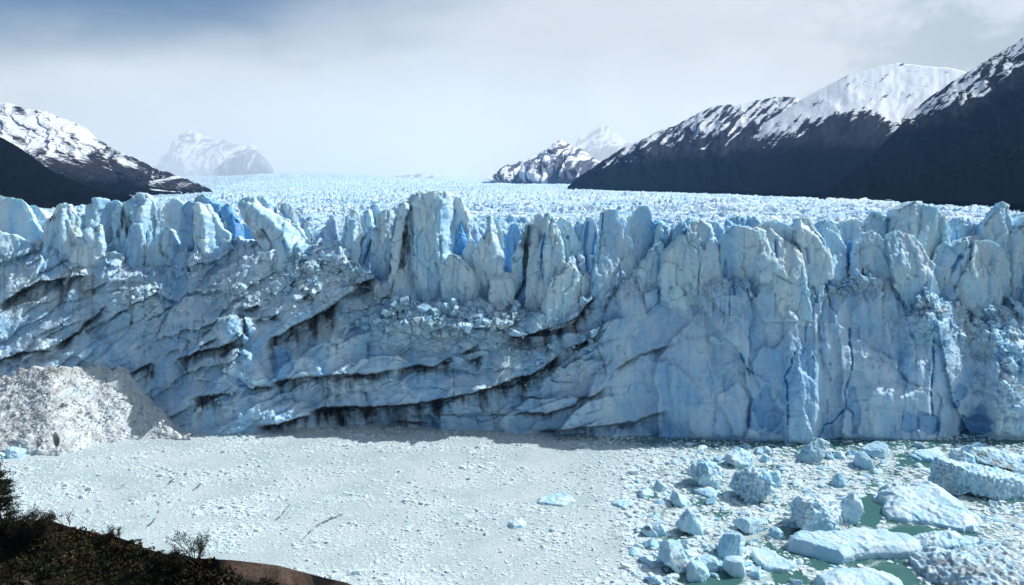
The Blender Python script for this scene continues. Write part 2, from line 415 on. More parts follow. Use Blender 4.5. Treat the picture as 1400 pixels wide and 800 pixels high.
def build_cliff():
    du = 1.5
    us = np.concatenate([np.arange(-400, -60, 5.0), np.arange(-60, 1460, du), np.arange(1460, 1800, 5.0)])
    nr, nc = 236, len(us)
    t = np.linspace(0, 1, nr)
    U = np.broadcast_to(us, (nr, nc)).copy()
    vb = interp(us, VB) + 3.0; vt = interp(us, VT)
    hollow = sstep(us, 470, 500) * (1 - sstep(us, 730, 760))
    vt = vt - 12 * (1 - hollow) * (1 - sstep(us, 830, 900)) - 3 + 15 * sstep(us, 850, 900)
    vt0 = vt.copy()
    jag = 4.0 * fbm(np.stack([us / 14, us * 0, us * 0 + 3.3], 1), 3, 90) + 6 * (blocks2(us / 11, us * 0, 31)[0])
    vt = vt + np.where((us > 430) & (us < 760), jag, jag * 1.8)
    V = vb + (vt - vb) * t[:, None]
    Yb = ground(us, vb)[:, 1]
    h = (vb - V) / (vb - vt0)
    Y = Yb[None, :] + interp(us, DT)[None, :] * (0.52 * h + 0.48 * h * np.abs(h))
    u, v = U.ravel(), V.ravel(); Y = Y.ravel().copy(); hh = np.broadcast_to(t[:, None], (nr, nc)).ravel()
    P = at(u, v, Y)
    x, z = P[:, 0], P[:, 2]
    # roughness by region
    layered = sstep(u, -40, 40) * (1 - sstep(u, 800, 870))
    smooth = sstep(u, 830, 880) * (1 - sstep(u, 1290, 1350))
    rough = sstep(u, 1315, 1352) + np.exp(-((u - 1268) / 34) ** 2 - ((v - 425) / 40) ** 2) + 0.8 * np.exp(-((u - 1375) / 60) ** 2)
    terr = sstep(u, 480, 520) * (1 - sstep(u, 700, 740)) * (1 - sstep(v, 455, 490))
    rough = np.clip(rough + terr + 0.7 * np.exp(-((u - 320) / 60) ** 2 - ((v - 410) / 40) ** 2) + .8*np.exp(-((u - 170) / 50) ** 2 - ((v - 400) / 40) ** 2), 0, 1.2)
    flute = (1 - sstep(u, 150, 220)) * (1 - sstep(v, 360, 400)) + 0.0
    w3 = np.stack([x / 9, z / 9, z * 0], 1)
    wx = x + 1.6 * fbm(w3, 3, 5); wz = z + 1.4 * fbm(w3 + 7, 3, 6)
    # bedding dips to the left on the left, flattens in the middle and climbs to the right
    xs_ = np.linspace(-200, 300, 400)
    sl_ = np.interp(xs_, (np.array([0, 250, 420, 520, 640, 760, 860, 1000, 1400]) - 700) / F * 280, [0.55, 0.50, 0.42, 0.10, 0.05, 0.35, 0.25, 0.0, 0.0])
    bedz = wz - np.interp(wx, xs_, np.cumsum(sl_) * (xs_[1] - xs_[0]))
    p3 = np.stack([x, z, Y * 0.35], 1)
    D = 1.2 * fbm(p3 / 17, 4, 1)
    b1, e1 = blocks2(wx / 12, bedz / 5.0, 3, 1.6)
    b2, e2 = blocks2(wx / 4.0, bedz / 2.4, 4, 1.6)
    b3, e3 = blocks2(wx / 7.5, wz / 13, 9, 1.5)
    b4, e4 = blocks2(wx / 2.6, wz / 5.5, 10, 1.5)
    b5, e5 = blocks2((wx + .4 * wz) / 1.5, (wz - .3 * wx) / 1.2, 11, 1.4)
    nl = 1 - layered
    D += layered * (2.2 * b1 + 0.8 * b2 + 0.5 * b3) + nl * (1.3 * b3 + 0.42 * b4 + 0.35 * b1) + (0.26 - .11 * smooth) * b5
    # great slabs on the layered left, broad buttresses on the right
    big1 = blocks2(wx / 27, bedz / 10, 16, 1.8)[0]; big2 = blocks2(wx / 17 + .12 * wz / 17, wz / 55, 17, 1.9)[0]
    D += layered * 5.2 * big1 + smooth * 3.0 * big2 + (1 - layered) * (1 - smooth) * 3.0 * big2
    # broken, irregular top edge of the wall so the towers run down into it
    topz = sstep(hh, 0.80, 1.0)
    D += topz * (4.2 * blocks2(x / 5.0, z / 9, 14, 1.6)[0] + 2.0 * fbm(np.stack([x / 3.5, z / 9, z * 0], 1), 3, 15))
    # irregular fracture lines at two sizes
    D += (0.40 * np.exp(-(e1 / 0.04) ** 2) + 0.15 * np.exp(-(e2 / 0.07) ** 2)) * layered * sstep(fbm(p3 / 9, 2, 8), -0.1, 0.4)
    D -= rough * (2.2 * lumps3(p3 / 4.2, 21) + 0.7 * lumps3(p3 / 1.7, 22) + 0.18 * lumps3(p3 / 0.75, 23))
    D -= (0.5 * lumps3(p3 / 2.2, 24) + 0.22 * lumps3(p3 / 0.8, 25)) * (1 - 0.6 * smooth)
    D -= flute * (1.4 * ridged(np.stack([x / 4.2, z / 16, z * 0], 1), 3, 40))
    D += smooth * (0.5 * fbm(np.stack([x / 2.5, z / 14, z * 0], 1), 3, 41) - 0.25 * lumps3(p3 / 2.8, 26))
    dirt = np.zeros(len(u)); blue = np.zeros(len(u))
    blue += 0.10 * smooth
    # general greyness of the layered ice, in bands along the ledges
    dirt += layered * 0.10 * sstep(fbm(np.stack([x / 14, z / 4, z * 0], 1), 4, 50), 0.0, 0.7)
    dirt += layered * 0.35 * sstep(fbm(np.stack([x / 7, z / 3, z * 0 + 9], 1), 5, 52), 0.35, 0.75)
    dirt += rough * layered * 0.16
    wob = 2.2 * fbm(np.stack([x / 4, z / 40, z * 0], 1), 3, 60) + 1.0 * perlin(np.stack([x / 1.2, z * 0, z * 0], 1), 61)
    strk = 0.42 + 0.95 * fbm(np.stack([(x + 0.12 * z) / 3.6, z / 16, z * 0], 1), 5, 62, 0.62)
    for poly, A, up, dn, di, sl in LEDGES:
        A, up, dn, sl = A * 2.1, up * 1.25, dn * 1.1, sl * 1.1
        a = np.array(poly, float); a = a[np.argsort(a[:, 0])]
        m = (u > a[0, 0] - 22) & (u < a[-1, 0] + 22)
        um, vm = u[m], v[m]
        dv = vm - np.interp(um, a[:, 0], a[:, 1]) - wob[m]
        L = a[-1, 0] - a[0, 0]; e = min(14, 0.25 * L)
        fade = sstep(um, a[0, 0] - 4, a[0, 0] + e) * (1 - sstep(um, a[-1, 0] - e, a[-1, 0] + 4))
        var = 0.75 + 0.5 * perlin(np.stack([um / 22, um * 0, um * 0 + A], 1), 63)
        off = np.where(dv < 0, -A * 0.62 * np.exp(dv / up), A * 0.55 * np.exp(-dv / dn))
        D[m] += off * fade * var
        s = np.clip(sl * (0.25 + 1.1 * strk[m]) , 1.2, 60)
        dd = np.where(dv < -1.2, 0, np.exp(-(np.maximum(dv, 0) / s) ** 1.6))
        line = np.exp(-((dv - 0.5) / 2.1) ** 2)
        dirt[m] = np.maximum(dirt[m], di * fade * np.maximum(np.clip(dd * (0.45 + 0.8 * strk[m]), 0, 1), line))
    wq = 1.2 * fbm(np.stack([x / 2.2, z / 2.2, z * 0], 1), 3, 70)
    for poly, w, dep, di in SEAMS:
        a = np.array(poly); m = (u > a[:, 0].min() - 25) & (u < a[:, 0].max() + 25) & (v > a[:, 1].min() - 25) & (v < a[:, 1].max() + 25)
        d = polydist(u[m] + wq[m], v[m] + wob[m] * .3, poly)
        g = np.exp(-(d / w) ** 2); D[m] += dep * g; dirt[m] = np.maximum(dirt[m], di * np.clip(g * (0.7 + 0.8 * wq[m]), 0, 1))
    for poly, w, dep, bl in CRACKS:
        a = np.array(poly); m = (u > a[:, 0].min() - 12) & (u < a[:, 0].max() + 12) & (v > a[:, 1].min() - 12) & (v < a[:, 1].max() + 12)
        w = w * np.clip(0.55 + 0.9 * fbm(np.stack([u[m] / 9, v[m] / 9, u[m] * 0 + w], 1), 2, 71), 0.18, 1.1)
        d = polydist(u[m] + wq[m], v[m], poly)
        g = np.exp(-(d / (w * 0.75)) ** 2); D[m] += dep * 0.75 * g; blue[m] = np.maximum(blue[m], bl * np.exp(-(d / (w * 0.9)) ** 2))
    for cu, cv, rx, ry, dep, bl in PATCH:
        r = np.hypot((u - cu + 2.5 * wq) / rx, (v - cv + wob) / ry) + 0.45 * fbm(np.stack([x / 5, z / 7, z * 0 + cu], 1), 4, 72)
        g = 1 - sstep(r, 0.80, 1.0); D += dep * g; blue = np.maximum(blue, bl * g)
    for cu, cv, rx, ry, A in BULGE:
        r = np.hypot((u - cu + 2 * wq) / rx, (v - cv) / ry)
        g = np.clip(1 - (r / 1.3) ** 2, 0, 1) ** 1.1
        D -= A * g * (1 + 0.22 * lumps3(p3 / 1.6, 27))
    D += 5.0 * np.exp(-((u - 232) / 34) ** 2 - ((v - 500) / 60) ** 2)
    for poly, A, e in SLABS:
        a = np.array(poly); m = (u > a[:, 0].min() - 9) & (u < a[:, 0].max() + 9) & (v > a[:, 1].min() - 9) & (v < a[:, 1].max() + 9)
        um, vm = u[m] + 1.6 * wq[m], v[m] + 1.2 * wq[m]
        d = polydist(um, vm, poly, True); ins = inside(um, vm, poly)
        D[m] -= A * np.where(ins, np.sqrt(np.clip(d / e, 0, 1)), 0)
        dirt[m] *= np.where(ins & (d > 2), 0.35, 1)
    # calm the very foot so it meets the water cleanly, undercut by the waterline
    D *= sstep(hh, -0.03, 0.05)
    D += 0.9 * np.exp(-((hh) / 0.012) ** 2) * smooth
    P = at(u, v, Y + D)
    k9 = int(0.90 * nr); yl = P.reshape(nr, nc, 3)[k9 - 6:k9 + 6, :, 1].mean(0)
    Y0lip = np.convolve(np.pad(yl, 12, 'edge'), np.ones(25) / 25, 'valid'), us
    # terrace running back from the lip, under the seracs
    P = P.reshape(nr, nc, 3); dirt = dirt.reshape(nr, nc); blue = blue.reshape(nr, nc)
    P[0, :, 2] = np.minimum(P[0, :, 2], -1.0)
    foot = P[:1].copy(); foot[..., 2] = -4
    backs = []
    for k, (dy, dz) in enumerate(((2.0, 0.5), (5, 0.2), (10, -0.6), (20, -1), (45, -1))):
        q = P[-1:].copy(); q[..., 1] += dy; q[..., 2] += dz + 1.2 * blocks2(us / 7 + k, us * 0 + k * 1.7, 33)[0]; backs.append(q)
    P = np.concatenate([foot, P] + backs)
    pad = lambda a: np.concatenate([a[:1], a, np.repeat(a[-1:] * 0.3, 5, 0)])
    me = mesh_from('ice_cliff', P.reshape(-1, 3) - GL, quads=gridfaces(P.shape[0], nc), attrs={'dirt': np.clip(pad(dirt), 0, 1).ravel(), 'blue': np.clip(pad(blue), 0, 1).ravel()})
    link('ice_cliff', me, M_ICE, (0, 0, 0), glacier)
    return P[1:nr + 1], Y0lip
CLIFF, (LIPY, LIPU) = build_cliff()

# ------------------------------------------------------------------ the glacier: crevassed surface behind the front
RIGHT_FOOT = [(2200, 315), (1800, 296), (1400, 278), (1250, 273), (1100, 266), (1000, 262), (900, 259), (780, 256)]
LEFT_FOOT = [(-600, 318), (-300, 300), (0, 278), (100, 272), (200, 265), (285, 258)]
def build_field():
    us = np.concatenate([np.arange(-500, -40, 4.0), np.arange(-40, 1440, 1.25), np.arange(1440, 1900, 4.0)])
    # rows: dense near the front, spaced by apparent size
    k1 = 1.0 / np.linspace(1 / 327.0, 1 / 900.0, 330)
    k2 = np.exp(np.linspace(math.log(910), math.log(9000), 170))
    Ys = np.concatenate([[326.0, 326.2, 326.4, 326.7], k1, k2])
    U, Y = np.meshgrid(us, Ys)
    x = (U - 700) / F * Y * 1.0035
    front = interp(us, [(-500, 300), (0, 306), (150, 300), (300, 303), (400, 318), (430, 330), (470, 326), (520, 308), (640, 322), (700, 318), (760, 312), (900, 316), (1000, 318), (1150, 322), (1200, 310), (1300, 312), (1400, 314), (1900, 320)])
    zf = H - (front - 248) / F * 328
    zfar = np.interp(Ys, [300, 330, 420, 700, 1200, 2200, 3500, 5000, 7000, 9000], [66, 66.5, 66.5, 66.3, 66, 66, 69.5, 82, 104, 128])
    w = np.exp(-np.maximum(Y - 328, 0) / 45)
    Z = zf[None, :] * w + zfar[:, None] * (1 - w)
    # the far ice rises in an icefall on the left of centre, the sides sink to the valley walls
    fall = np.exp(-((U - 420) / 130) ** 2) * sstep(Y, 3800, 6500)
    Z = Z + 52 * fall
    xr = np.interp(Y, [300, 560, 710, 1200, 2115, 3000, 9000], [330, 345, 452, 440, 160, 330, 800])
    xl = np.interp(Y, [300, 400, 600, 1000, 1690, 3000, 9000], [-300, -330, -382, -480, -640, -1100, -2700])
    side = np.maximum(sstep(x, xr - 160, xr + 60), 1 - sstep(x, xl - 60, xl + 160))
    Z = Z - 5.0 * side * sstep(Y, 330, 600) * (1 - sstep(Y, 2500, 3000))
    xf, yf = x.ravel(), Y.ravel()
    wx = xf + 5 * perlin(np.stack([xf / 22, yf / 22, yf * 0], 1), 101); wy = yf + 5 * perlin(np.stack([xf / 22, yf / 22, yf * 0 + 4], 1), 102)
    b, e = blocks2(wx / 9.5, wy / 7.0, 103, 1.5)
    b2, e2 = blocks2(wx / 3.8, wy / 3.2, 104, 1.6)
    f1, f2, hc, ox, oy = cells2(wx / 6.2 + 0.3 * wy / 6.2, wy / 5.4, 105)
    amp = np.interp(yf, [300, 330, 430, 900, 2500, 5000, 9000], [0.4, 0.8, 1.0, 1.0, 1.0, 1.6, 2.4])
    big = np.interp(yf, [300, 2500, 9000], [1, 1, 2.5])
    d = 2.4 * b * big - 3.0 * np.exp(-(e / 0.11) ** 2) + 1.1 * b2 - 0.7 * np.exp(-(e2 / 0.12) ** 2) + 3.4 * (0.55 - f1) * (0.4 + rnd(hc, 6)) + 2.2 * fbm(np.stack([xf / 60, yf / 60, yf * 0], 1), 3, 106)
    d = d * amp * 0.8
    band = fbm(np.stack([(xf + 0.15 * yf) / 220, (yf + 0.0009 * (xf + 40) ** 2) / 42, yf * 0], 1), 4, 110)
    d = d * np.clip(0.75 + 1.1 * band, 0.25, 1.7) + 4.5 * fbm(np.stack([xf / 130, yf / 75, yf * 0], 1), 3, 111) * sstep(yf, 380, 700) * np.interp(yf, [380, 3000, 9000], [.7, 1, 3])
    Z = Z.ravel() + d
    Z = Z.reshape(U.shape)
    Z[0] = 34; Z[1] = 48; Z[2] = Z[4] * 0.4 + 56 * 0.6; Z[3] = Z[4] * 0.85 + 56 * 0.15
    blue = np.clip(0.55 * np.exp(-(e / 0.10) ** 2) + 0.25 * np.exp(-(e2 / 0.1) ** 2) + 0.18 * sstep(fbm(np.stack([xf / 40, yf / 14, yf * 0], 1), 3, 107), 0.0, 0.6), 0, 1).reshape(U.shape)
    blue[:4] = 0.85
    dirt = 0.35 * sstep(band.reshape(U.shape), 0.25, 0.6) * sstep(Y, 700, 1500) + (0.55 * np.exp(-((side - 0.92) / 0.12) ** 2) * sstep(Y, 420, 700)) * 0.5
    # medial moraine: a thin grey line of stones along the flow, seen on the left of centre far up
    me = mesh_from('crevassed_surface', np.stack([x, Y, Z], -1).reshape(-1, 3) - GL, quads=gridfaces(len(Ys), len(us)), smooth=False, attrs={'blue': blue.ravel(), 'dirt': dirt.ravel()})
    link('crevassed_surface', me, M_FIELD, (0, 0, 0), glacier)
build_field()

# ------------------------------------------------------------------ sunlit mound of crushed ice at the cliff foot (left)
def build_mound():
    us = np.arange(-220, 262, 1.3); nr = 130
    top = interp(us, [(-220, 560), (-60, 540), (0, 520), (18, 509), (36, 505), (60, 505), (95, 503), (140, 504), (165, 503), (176, 516), (190, 540), (200, 553), (212, 560), (222, 575), (236, 594), (262, 599)])
    top0 = top.copy()
    top = top + (11 * fbm(np.stack([us / 16, us * 0, us * 0 + 8.1], 1), 4, 140, .6) - 1) * sstep(us, -220, -180)
    bot = interp(us, [(-220, 660), (-60, 628), (0, 618), (30, 617), (70, 623), (98, 618), (130, 606), (160, 603), (200, 598), (262, 600)]) + 1.5
    win = np.hanning(43)[1:-1]; win /= win.sum()
    sm_ = lambda a: np.convolve(np.pad(a, 20, 'edge'), win, 'valid')
    bot = sm_(bot); top = sm_(top0) + (top - top0); top0 = sm_(top0)
    t = np.linspace(0, 1, nr)
    V = bot + (top - bot) * t[:, None]; U = np.broadcast_to(us, V.shape)
    Yb = ground(us, bot)[:, 1]
    setb = interp(us, [(-220, 40), (0, 34), (100, 34), (170, 26), (200, 13), (222, 7), (240, 1.5), (262, .5)])
    h = (bot - V) / np.maximum(bot - top0, 1)
    setb = sm_(setb)
    Y = Yb + setb * (0.92 * h + 0.08 * h ** 2)
    u, v, y = U.ravel(), V.ravel(), Y.ravel().copy()
    P = at(u, v, y); x, z = P[:, 0], P[:, 2]; tt = np.broadcast_to(t[:, None], V.shape).ravel()
    left = 1 - sstep(u, 60, 150)
    p3 = np.stack([x, y, z], 1)
    # gullies run down-left
    gl = ridged(np.stack([(x - 1.1 * z) / 5.0, (z + .5 * x) / 26, z * 0], 1), 3, 120)
    d = 0.9 * fbm(p3 / 8, 4, 121) + 0.8 * lumps3(p3 / 3.4, 122) + 0.3 * lumps3(p3 / 1.1, 123) + 0.34 * blocks2((x + .3 * z) / 2.1, (z + y * .4) / 1.7, 129, 1.5)[0] + .26 * blocks2((x - .3 * z) / .9, (z + y * .4) / .8, 130, 1.5)[0]
    d += left * (1.3 * gl) * (1 - 0.7 * sstep(tt, 0.6, 0.9)) + (1 - left) * (0.22 * ridged(np.stack([(x - 0.5 * z) / 2.6, z / 9, z * 0], 1), 3, 125))
    d *= sstep(tt, -0.04, 0.06) * (1 - 0.3 * sstep(tt, 0.93, 1))
    wq = 1.5 * fbm(p3 / 2, 3, 126)
    hole = np.exp(-(np.hypot((u - 76 + wq) / 4.5, (v - 603) / 7.5)) ** 4); d -= 3.2 * hole
    P = P + np.stack([0 * d, -d * 0.75, d * 0.55], 1)
    dirt = 0.04 + 0.50 * left * sstep(fbm(p3 / 2.2, 4, 127) + 0.5 * gl, 0.25, 1.1) + 0.14 * sstep(fbm(p3 / 4, 4, 128), 0.15, 0.7)
    dirt += 0.35 * np.exp(-((u - 70) / 60) ** 2 - ((v - 508) / 5) ** 2)
    blue = 0.75 * np.exp(-(np.hypot((u - 105 + wq) / 9, (v - 536) / 5)) ** 2) + 0.55 * np.exp(-(np.hypot((u - 124 + wq) / 6, (v - 541) / 4)) ** 2) + .5 * np.exp(-(np.hypot((u - 88 + wq) / 5, (v - 571) / 4)) ** 2) + .35*np.exp(-(np.hypot((u - 155 + wq) / 7, (v - 570) / 7)) ** 2)
    P = P.reshape(nr, -1, 3)
    P[0, :, 2] = -1.5
    back = P[-1:].copy(); back[..., 1] += 8; back[..., 2] -= 3
    back2 = P[-1:].copy(); back2[..., 1] += 16; back2[..., 2] -= 10
    P = np.concatenate([P, back, back2])
    pad = lambda a: np.concatenate([a.reshape(nr, -1), np.zeros((2, len(us)))]).ravel()
    o0 = np.array([-140.0, 262, 0])
    me = mesh_from('ice_rubble_mound', P.reshape(-1, 3) - o0, quads=gridfaces(nr + 2, len(us)), attrs={'dirt': np.clip(pad(dirt), 0, 1), 'blue': np.clip(pad(blue), 0, 1)})
    global MOUND
    MOUND = P[:nr].reshape(-1, 3)
    tag(link('ice_rubble_mound', me, M_RUBBLE, o0), 'sunlit mound of dirty crushed ice slumped against the foot of the ice cliff', 'ice mound')
build_mound()
# ------------------------------------------------------------------ the glacier: seracs along the front
def remesh(V, faces, voxel):
    me = bpy.data.meshes.new('tmp'); me.from_pydata([tuple(a) for a in V], [], faces); me.update()
    o = bpy.data.objects.new('tmp', me); COL.objects.link(o)
    md = o.modifiers.new('r', 'REMESH'); md.mode = 'VOXEL'; md.voxel_size = voxel; md.adaptivity = 0.0
    dg = bpy.context.evaluated_depsgraph_get(); ev = o.evaluated_get(dg)
    m2 = ev.to_mesh()
    n = len(m2.vertices); co = np.empty(n * 3, np.float32); m2.vertices.foreach_get('co', co)
    sizes = np.empty(len(m2.polygons), np.int32); m2.polygons.foreach_get('loop_total', sizes)
    li = np.empty(len(m2.loops), np.int32); m2.loops.foreach_get('vertex_index', li)
    ev.to_mesh_clear()
    bpy.data.objects.remove(o); bpy.data.meshes.remove(me)
    q = li.reshape(-1, 4) if (sizes == 4).all() else None
    return co.reshape(-1, 3).astype(float), q
def vnormals(V, Q):
    a = V[Q[:, 2]] - V[Q[:, 0]]; b = V[Q[:, 3]] - V[Q[:, 1]]
    n = np.cross(a, b)
    N = np.zeros_like(V)
    for k in range(4): np.add.at(N, Q[:, k], n)
    return N / np.maximum(np.linalg.norm(N, axis=1, keepdims=True), 1e-9)
def relax(V, Q, it=1, w=0.5):
    n = len(V)
    for _ in range(it):
        S = np.zeros_like(V); C = np.zeros(n)
        for a, b in ((0, 1), (1, 2), (2, 3), (3, 0)):
            np.add.at(S, Q[:, a], V[Q[:, b]]); np.add.at(C, Q[:, a], 1)
            np.add.at(S, Q[:, b], V[Q[:, a]]); np.add.at(C, Q[:, b], 1)
        V = V * (1 - w) + w * S / np.maximum(C, 1)[:, None]
    return V
def prism(poly_w, push):
    """Closed solid between an outline and the same outline pushed back (each a list of 3-D points)."""
    n = len(poly_w); A = np.asarray(poly_w, float); B = A + push
    V = np.concatenate([A, B])
    fs = [list(range(n)), list(range(2 * n - 1, n - 1, -1))]
    fs += [[k, n + k, n + (k + 1) % n, (k + 1) % n] for k in range(n)]
    return V, fs

serac_seed = [200]
def serac(poly, Y, T=None, ridge=None, flute=0.5, lump=0.25, dirt=None, blue=0.0, cracks=(), blues=(), tilt=0.10, label=None, front_=False):
    """poly: front outline in photo pixels, standing at depth Y. ridge: ((u,v),(u,v),k): right of that line the face turns away."""
    vm_ = max(q[1] for q in poly); poly = [(a_, b_ + ((36 if a_ > 830 and Y < 291 else 14 if 480 < a_ < 740 else 26) * (0.75 + 0.5 * math.sin(a_ * 1.7) ** 2))) if b_ > vm_ - 4 and not front_ else (a_, b_) for a_, b_ in poly]
    rg0 = np.random.default_rng(serac_seed[0] + 5)
    um_ = np.mean([q[0] for q in poly])
    lip_ = float(np.interp(um_, LIPU, LIPY)); Y = lip_ - 4.5 if front_ else lip_ + (rg0.uniform(-3.4, -0.6) if um_ > 830 else rg0.uniform(3.5, 6.5) if 485 < um_ < 735 else rg0.uniform(-3.2, -0.4)) + 0.9 * max(Y - 285.0, 0)
    serac_seed[0] += 7; sd_ = serac_seed[0]; rg = np.random.default_rng(sd_)
    # add broken detail to the traced outline
    pts = []
    n = len(poly)
    for k in range(n):
        a, b = np.array(poly[k], float), np.array(poly[(k + 1) % n], float)
        L = np.hypot(*(b - a)); m = max(1, int(L / 7))
        for j in range(m):
            p = a + (b - a) * j / m
            if j: p = p + rg.normal(0, 1.0, 2)
            if p[1] < 345 and rg.random() < .45: p = p + np.array([rg.normal(0, .5), rg.uniform(-3.2, 2.0)])
            pts.append(p)
    pts = np.array(pts)
    A = at(pts[:, 0], pts[:, 1], Y)
    w = A[:, 0].max() - A[:, 0].min()
    T = T or max(4.5, min(14, w * 0.8))
    c = A.mean(0)
    ang = rg.uniform(-0.25, 0.35)
    push = np.array([math.sin(ang) * T * 0.6, T, -T * 0.10])
    V, fs = prism(A, push)
    V, Q = remesh(V, fs, 0.36)
    V = relax(V, Q, 1, 0.25)
    x, z = V[:, 0], V[:, 2]
    zt, zb = A[:, 2].max(), A[:, 2].min()
    # facets of the front: leaning back, turned at the corners
    yf = Y + tilt * (z - zb)
    xl, xr = A[:, 0].min(), A[:, 0].max()
    # large flat fracture planes, then smaller chips
    W_, H_ = xr - xl, zt - zb
    for k_ in range(7):
        big = k_ < 3
        px_, pz_ = xl + W_ * rg.uniform(0.05, 0.95), zb + H_ * rg.uniform(0.15, 0.98)
        an_ = rg.uniform(-0.5, 0.5) if rg.random() < 0.6 else rg.uniform(0.3, 1.4)
        sg = 1 if rg.random() < 0.62 else -1
        s_ = sg * math.cos(an_) * (x - px_) + math.sin(an_) * (z - pz_)
        kk = rg.uniform(0.25, 0.8) if big else rg.uniform(0.8, 2.2)
        lim = 99 if big else rg.uniform(0.5, 1.6)
        yf = np.maximum(yf, Y + np.minimum(kk * (s_ - (0.12 if big else 0.30) * W_), lim) )
    yf = np.maximum(yf, Y + rg.uniform(1.6, 3.2) * (x - (xr - W_ * rg.uniform(0.12, 0.36)) + rg.uniform(-.15, .3) * (z - zb - H_ * .5)))
    yf = np.maximum(yf, Y + rg.uniform(1.2, 3.0) * ((xl + W_ * rg.uniform(0.03, 0.12)) - x + rg.uniform(-.2, .2) * (z - zb - H_ * .5)))
    yf = np.maximum(yf, Y + rg.uniform(1.0, 2.0) * (z - (zt - (rg.uniform(1.5, 5.0) if rg.random() < .6 else rg.uniform(.3, 1.5))) + rg.uniform(-.5, .5) * (x - c[0])))
    u, v = pix(V)
    rl = ridge if isinstance(ridge, list) else ([ridge] if ridge else [])
    for (a, b, k) in rl:
        a, b = np.array(a, float), np.array(b, float)
        e = (b - a) / np.hypot(*(b - a))
        d = ((u - a[0]) * -e[1] + (v - a[1]) * e[0]) * -1      # px to the right of a->b (downwards)
        yf = np.maximum(yf, Y + np.maximum(d, -3) * k * 1.7 * Y / F)
    # fracture columns: stepped vertical slabs
    cw_ = 0.5 * fbm(np.stack([x / 5, z / 9, x * 0], 1), 3, sd_ + 50)
    col, ce = blocks2((x + cw_ + 0.08 * z * rg.uniform(-1, 1)) / rg.uniform(2.0, 3.2), (z + 2 * cw_) / rg.uniform(7, 13), sd_ + 51, 1.3)
    yf = yf + np.maximum(1.5 * (col + 0.25) * (0.5 + flute), 0) + 0.5 * np.exp(-(ce / 0.06) ** 2)
    yf = np.minimum(yf, Y + 0.75 * T)
    V[:, 1] = np.maximum(V[:, 1], yf)
    N = vnormals(V, Q)
    p = V + sd_ * 3.1
    fl = ridged(p * np.array([0.42, 0.42, 0.055]), 3, sd_)
    fl2 = perlin(p * np.array([1.1, 1.1, 0.12]), sd_ + 4)
    low = fbm(p / 6.0, 3, sd_ + 9)
    fac = blocks2((p[:, 0] + p[:, 1] * .6) / 4.2 + .3 * low, p[:, 2] / 7.0, sd_, 1.4)[0]
    fac2 = blocks2((p[:, 0] * 1.1 + p[:, 1] * .7) / 1.7 + .5 * low, p[:, 2] / 2.6 + .4 * low, sd_ + 3, 1.5)[0]
    dsp = 0.55 * low + flute * (0.50 * fl + 0.22 * fl2) + 0.60 * fac + 0.26 * fac2 + 0.16 * fbm(p / 1.1, 3, sd_ + 5) + lump * (0.8 * lumps3(p / 1.7, sd_) + 0.5 * lumps3(p / 0.85, sd_ + 1))
    top = sstep(N[:, 2], 0.3, 0.8)
    dsp += top * 0.30 * ridged(p / 1.5, 3, sd_ + 2)
    bl = np.full(len(V), float(blue)); di = np.zeros(len(V))
    wq = 1.4 * fbm(np.stack([x / 1.6, z / 5, x * 0], 1), 3, sd_ + 20)
    front = sstep(-N[:, 1], -0.2, 0.3)
    bl = np.maximum(bl, 0.80 * sstep(V[:, 1] - yf, 1.5, 4.5) * (1 - sstep(z, zb + .45 * H_, zb + .85 * H_)) * (1 - top))
    for cpoly, cw, dep, b_, d_ in cracks:
        d = polydist(u + wq, v, cpoly); g = np.exp(-(d / cw) ** 2) * front
        dsp -= dep * g; bl = np.maximum(bl, b_ * g); di = np.maximum(di, d_ * np.clip(g * (0.8 + 0.5 * wq), 0, 1))
    for (cu, cv, rx, ry, b_) in blues:
        g = 1 - sstep(np.hypot((u - cu + wq) / rx, (v - cv) / ry), 0.6, 1.15); bl = np.maximum(bl, b_ * g)
    for (cu, cv, rx, ry, d_) in (dirt or ()):
        g = 1 - sstep(np.hypot((u - cu + 2 * wq) / rx, (v - cv) / ry), 0.5, 1.1); di = np.maximum(di, d_ * g * np.clip(0.75 + 0.6 * wq, 0, 1))
    # hairline dark streaks
    hs = sstep(perlin(np.stack([x * 1.5, z * 0.16, x * 0], 1), sd_ + 30), 0.50, 0.62)
    di = np.maximum(di, 0.30 * hs * front * (rg.random() > 0.35))
    V = V + N * dsp[:, None]
    base = np.array([c[0], Y + T / 2, zb])
    me = mesh_from('serac', V - base, quads=Q, attrs={'dirt': np.clip(di, 0, 1), 'blue': np.clip(bl, 0, 1)})
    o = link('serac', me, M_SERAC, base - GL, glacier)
    if label: o['label'] = label
    return o

S = serac
S([(-60,300),(-40,268),(0,273),(8,280),(18,302),(28,318),(38,325),(42,330),(30,346),(28,372),(0,372),(-60,372)], 286, 18, ridge=[((-10,276),(20,352),.9)], tilt=.75)
S([(-46,372),(-40,330),(-20,318),(5,323),(25,336),(45,331),(60,345),(64,372)], 284, 9)
S([(6,283),(20,283),(35,300),(48,317),(50,330),(30,345),(10,345)], 297, 18, tilt=1.2)
S([(50,312),(54,302),(62,294),(68,283),(78,280),(84,288),(92,300),(90,312),(102,330),(104,375),(44,375),(48,335)], 287, 9, dirt=[(63,298,5,9,.9)], cracks=[([(68,320),(62,345)],2.5,1,.4,0)])
S([(72,302),(80,303),(88,318),(100,325),(120,333),(128,372),(68,372)], 284, 8, lump=.4, dirt=[(95,335,10,6,.4)])
S([(107,330),(110,318),(116,305),(122,310),(127,309),(130,325),(133,336),(130,360),(106,360)], 285, 6, dirt=[(123,318,3,8,.8)])
S([(105,300),(112,285),(121,273),(130,276),(140,277),(150,275),(155,283),(150,300),(153,322),(155,352),(132,352),(128,315),(116,308)], 297, 10, ridge=((119,274),(121,345),.8), blue=.12)
